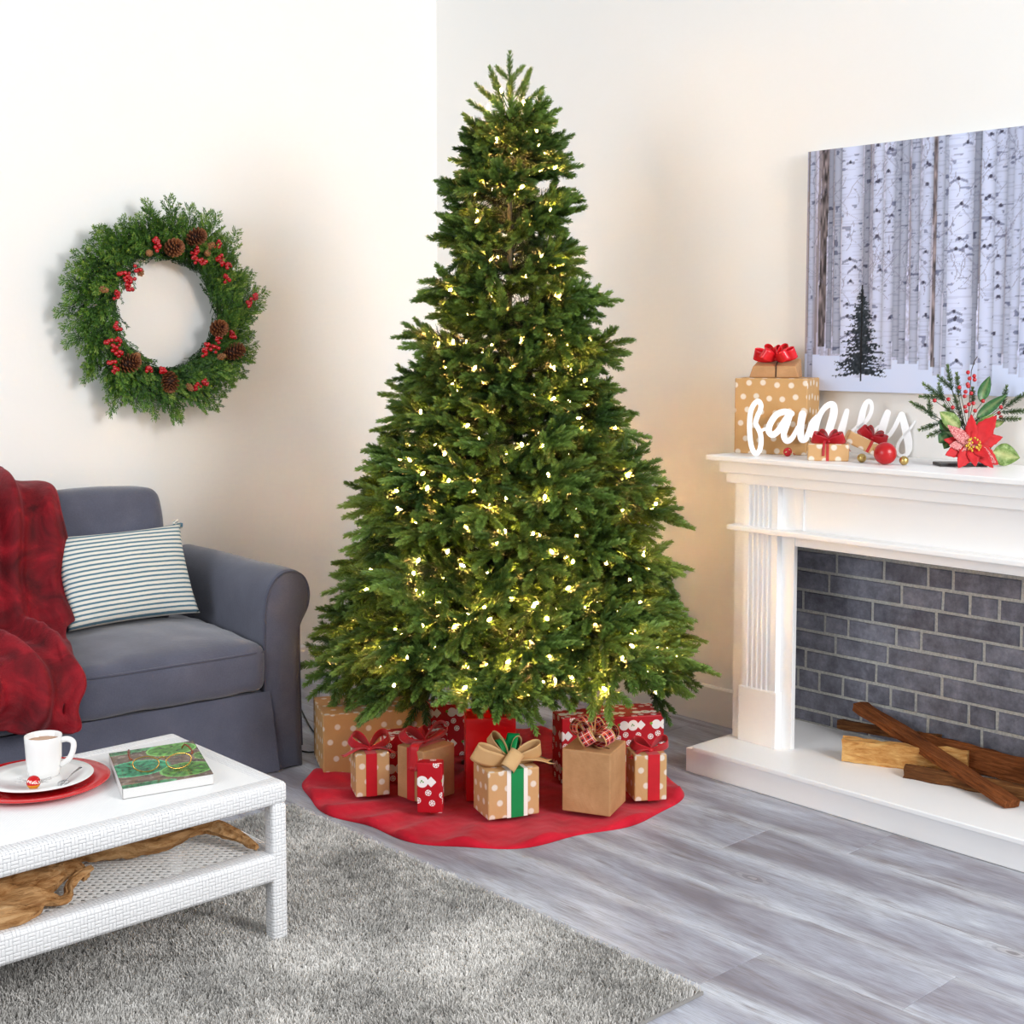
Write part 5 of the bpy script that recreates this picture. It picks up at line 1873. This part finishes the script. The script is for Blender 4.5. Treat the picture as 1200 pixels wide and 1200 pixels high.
# poinsettia arrangement (local x = right, y = away, z = up)
PO = thing('poinsettia_arrangement', 'poinsettia with pine sprigs and red berries on the mantel', 'flower arrangement', (3.985, 2.215, MZ), R(-42.46))
KZ = 0.000317
def pz(zx, zy, y=0.0): return Vector(((zx - 640) * KZ, y, (1085 - zy) * KZ))
FC = pz(650, 865, -.035)
def leaf_mesh(L, Wd, name, m, cup=.15, jag=0.0, seed=0, vein=0.0):
    mb = MB(); n = 12
    tints = []
    for i in range(n + 1):
        t = i / n
        w = Wd / 2 * math.sin(PI * t ** .8) ** .85 * (1 + jag * ((i % 2) - .5)) if 0 < i < n else 0.0004
        for j in (-1, -.5, 0, .5, 1):
            mb.v.append((L * t, w * j, cup * L * (t * t) * .6 - cup * w * (1 - abs(j)) * 1.2 + .002 * mnoise.noise(Vector((t * 4, j, seed)))))
            tints.append(vein if j == 0 else 0)
    for i in range(n):
        for j in range(4):
            mb.f.append((i * 5 + j, i * 5 + j + 1, i * 5 + j + 6, i * 5 + j + 5))
    me = mb.mesh(name, True)
    attr_set(me, 'tint', tints)
    me.materials.append(MATS[m])
    return me
def petal(base, tip, Wd, name, m, facing=Vector((0, -1, 0.15)), cup=.15, jag=0.0, seed=0, vein=0.0):
    d = tip - base; L = d.length
    Xd = d.normalized()
    Yd = facing.cross(Xd).normalized(); Zd = Xd.cross(Yd)
    o = obj(name, leaf_mesh(L, Wd, name, m, cup, jag, seed, vein), None, PO)
    o.matrix_local = Matrix(((Xd.x, Yd.x, Zd.x, base.x), (Xd.y, Yd.y, Zd.y, base.y), (Xd.z, Yd.z, Zd.z, base.z), (0, 0, 0, 1)))
    o.modifiers.new('t', 'SOLIDIFY').thickness = 0.0006
    return o
k = 0
for (x, y, w, dy) in ((635, 560, 125, .004), (885, 575, 190, .004), (960, 790, 150, .012), (905, 1060, 175, -.006), (845, 1092, 130, -.018), (655, 1075, 125, -.03), (480, 1092, 150, -.03), (370, 965, 150, -.012), (372, 815, 120, .008), (470, 700, 130, .006), (800, 985, 110, -.03)):
    petal(FC, pz(x, y, -.035 + dy), w * KZ, 'petal', 'red_petal', jag=.12, seed=k, cup=.12); k += 1
for (x, y, w) in ((385, 665, 120), (410, 870, 120), (880, 1045, 120)):
    petal(FC + Vector((0, -.006, 0)), pz(x, y, -.040), w * KZ, 'petal', 'glitter_petal', jag=.1, seed=k); k += 1
mb = MB()
rpz = random.Random(2)
for i in range(34):
    a = rpz.uniform(0, 2 * PI); q = .024 * math.sqrt(rpz.random())
    mb.ball(FC + Vector((q * math.cos(a), -.012 - rpz.uniform(0, .008), q * math.sin(a))), .0032, 6, 5, (1, 1, 1.4))
mb.build('stamens', mat('stamen_yellow', None, .5, lambda: {'Base Color': mixc(gt(noise(coord('Object'), 130, 1), .5), '#b5701f', '#d9c23c')}), PO, smooth=True)
for (bx, by, x, y, w, m, dy) in ((880, 940, 1135, 1000, 230, 'leaf_pale', -.01), (560, 700, 330, 540, 160, 'leaf_pale', .0), (690, 720, 880, 560, 90, 'leaf_pale', .0), (760, 440, 845, 185, 120, 'leaf_dark', .02), (720, 600, 1010, 365, 110, 'leaf_dark', .01), (430, 760, 335, 850, 120, 'leaf_dark', 0.0), (500, 800, 340, 620, 130, 'leaf_dark', .01), (860, 680, 990, 630, 70, 'leaf_pale', .0), (450, 820, 390, 910, 90, 'leaf_dark', 0.0)):
    petal(pz(bx, by, -.01 + dy * .5), pz(x, y, -.015 + dy), w * KZ, 'leaf', m, seed=k, cup=.2, vein=.6 if m == 'leaf_pale' else .2); k += 1
rngp = np.random.RandomState(9)
C0 = pz(640, 760, 0.01)
for (x, y, bx, by, dy) in ((50, 440, 330, 600, -.02), (130, 715, 350, 650, -.03), (230, 780, 380, 720, -.02), (210, 265, 420, 430, .02), (175, 385, 420, 400, .01), (362, 265, 390, 420, .02), (455, 85, 490, 330, .03), (365, 190, 490, 320, .03), (550, 165, 560, 400, .03), (1020, 290, 990, 480, .0), (1190, 345, 980, 500, -.03), (1200, 525, 950, 540, -.04), (1108, 602, 930, 610, -.04), (250, 430, 270, 600, .0), (712, 310, 700, 480, .03), (520, 380, 600, 650, .02), (400, 480, 600, 680, .0), (860, 520, 700, 650, .01)):
    A, B = pz(bx, by, dy * .5), pz(x, y, dy)
    Vs, Ts = needles(A, np.array(B - A), (B - A).length, int(4200 * (B - A).length), .0120, .0019, rngp, 58, 1.0, tint=(.25, .95))
    q = stem_quads([C0, A, B], .0013)
    me = np_mesh('pine_sprig', np.concatenate([Vs, q]), None, 4)
    attr_set(me, 'tint', np.clip(np.concatenate([Ts, np.full(len(q), .1)]), 0, 1))
    obj('pine_sprig', me, 'mini_needles', PO)
berry_me = MB().ball((0, 0, 0), .0066, 12, 8).mesh('berry', True); berry_me.materials.append(MATS['red_berry'])
for (x, y) in ((627, 147), (690, 183), (645, 207), (690, 220), (543, 297), (622, 265), (628, 285), (605, 340), (600, 385), (660, 355), (435, 415), (297, 427), (475, 495), (640, 465), (685, 455), (605, 490), (618, 535), (697, 528), (783, 432), (957, 492), (940, 552), (965, 593)):
    inst(berry_me, 'berry', PO, Matrix.Translation(pz(x, y, -.012 + .01 * rngp.rand())))
mb = MB()
mb.tube([pz(640, 800, .01), pz(650, 560, 0), pz(648, 330, -.006), pz(660, 130, -.004), pz(690, 40, 0), pz(720, -10, 0)], .0014, 5)
for (x, y) in ((435, 415), (297, 427), (475, 495), (783, 432), (957, 492), (543, 297)):
    mb.tube([pz(640, 700, .005), pz((640 + x) / 2, (700 + y) / 2 - 20, .002), pz(x, y, -.008)], .001, 5)
mb.build('wire_stems', 'bark_brown', PO, smooth=True)
MB().box((-.090, -.020, 0), (.060, .060, .010)).build('base_tray', 'black_base', PO, bevel=.002)
MB().tube([pz(640, 1060, .02), pz(640, 900, .012), C0], .006, 8).build('stalk', 'bark_brown', PO, smooth=True)
MB().tube([pz(800, 1060, .01), pz(890, 900, .01), pz(900, 760, .01), pz(860, 700, .01)], .002, 6).build('handle', 'black_base', PO, smooth=True)

# ------------------------------------------------------------------ split logs on the hearth
def log(name, label, a, b, prof, m, seed, roll=0.0):
    a, b = Vector(a), Vector(b)
    d = b - a; L = d.length
    mb = MB(); n = len(prof); ns = 18
    prof = [p for p in prof]
    P2 = []
    for i in range(n):   # subdivide profile
        p, q = prof[i], prof[(i + 1) % n]
        for j in range(3): P2.append((p[0] + (q[0] - p[0]) * j / 3, p[1] + (q[1] - p[1]) * j / 3))
    n = len(P2)
    vs = []
    for s in range(ns + 1):
        t = s / ns
        for i, (y, z) in enumerate(P2):
            f = 1 + .2 * mnoise.noise(Vector((t * 3 + seed, y * 30, z * 30))) + .2 * mnoise.noise(Vector((t * 9 + seed, y * 60, z * 60)))
            x = -L / 2 + L * t
            if s in (0, ns): x += .006 * mnoise.noise(Vector((y * 80, z * 80, seed + s)))
            vs.append((x, y * f, z * f))
    fs = [(s * n + i, s * n + (i + 1) % n, (s + 1) * n + (i + 1) % n, (s + 1) * n + i) for s in range(ns) for i in range(n)]
    fs += [tuple(range(n - 1, -1, -1)), tuple(ns * n + i for i in range(n))]
    mb.add(vs, fs)
    o = mb.build(name, m, None, smooth=35)
    Xd = d.normalized(); Yd = Vector((0, 0, 1)).cross(Xd).normalized(); Zd = Xd.cross(Yd)
    c = (a + b) / 2
    o.matrix_world = Matrix(((Xd.x, Yd.x, Zd.x, c.x), (Xd.y, Yd.y, Zd.y, c.y), (Xd.z, Yd.z, Zd.z, c.z), (0, 0, 0, 1))) @ Matrix.Rotation(roll, 4, 'X')
    tag(o, label, 'log', 'firewood on the hearth')
    return o
log('split_log', 'pale smooth split log at the left front of the hearth', (3.84, 2.555, .142), (4.00, 2.19, .142), [(-.028, -.038), (.030, -.038), (.034, .020), (.0, .040), (-.030, .036)], 'log_split', 1)
log('split_log', 'thin brown stick lying at the back, against the bricks', (4.085, 2.735, .140), (4.090, 2.345, .168), [(-.020, -.014), (.020, -.014), (.018, .010), (-.016, .016)], 'log_brown', 2)
log('split_log', 'dark broad split log at the back right of the hearth', (4.062, 2.40, .145), (4.060, 1.75, .142), [(-.045, -.040), (.045, -.040), (.040, .018), (.0, .038), (-.038, .012)], 'log_bark', 3)
log('split_log', 'low rough brown split log lying in front of the others', (3.848, 2.32, .122), (3.945, 1.78, .126), [(-.030, -.020), (.032, -.020), (.026, .012), (-.010, .022), (-.030, .006)], 'log_brown', 4)
log('split_log', 'long reddish bark slab crossing on top of the logs', (4.065, 2.640, .226), (3.800, 1.935, .118), [(-.028, -.012), (.028, -.014), (.030, .010), (.0, .016), (-.030, .012)], 'log_bark', 5)

# lamp cord on the floor behind the sofa
tag(MB().tube(smoothpath([(2.72, 4.30, .004), (2.728, 4.2, .004), (2.745, 4.10, .004), (2.80, 4.10, .004), (2.86, 4.18, .004), (2.95, 4.4, .004), (3.2, 4.9, .004)], 5), .003, 6).build('power_cord', 'black_cord', None, smooth=True), 'thin black cord on the floor between sofa and dotted gift', 'cord')
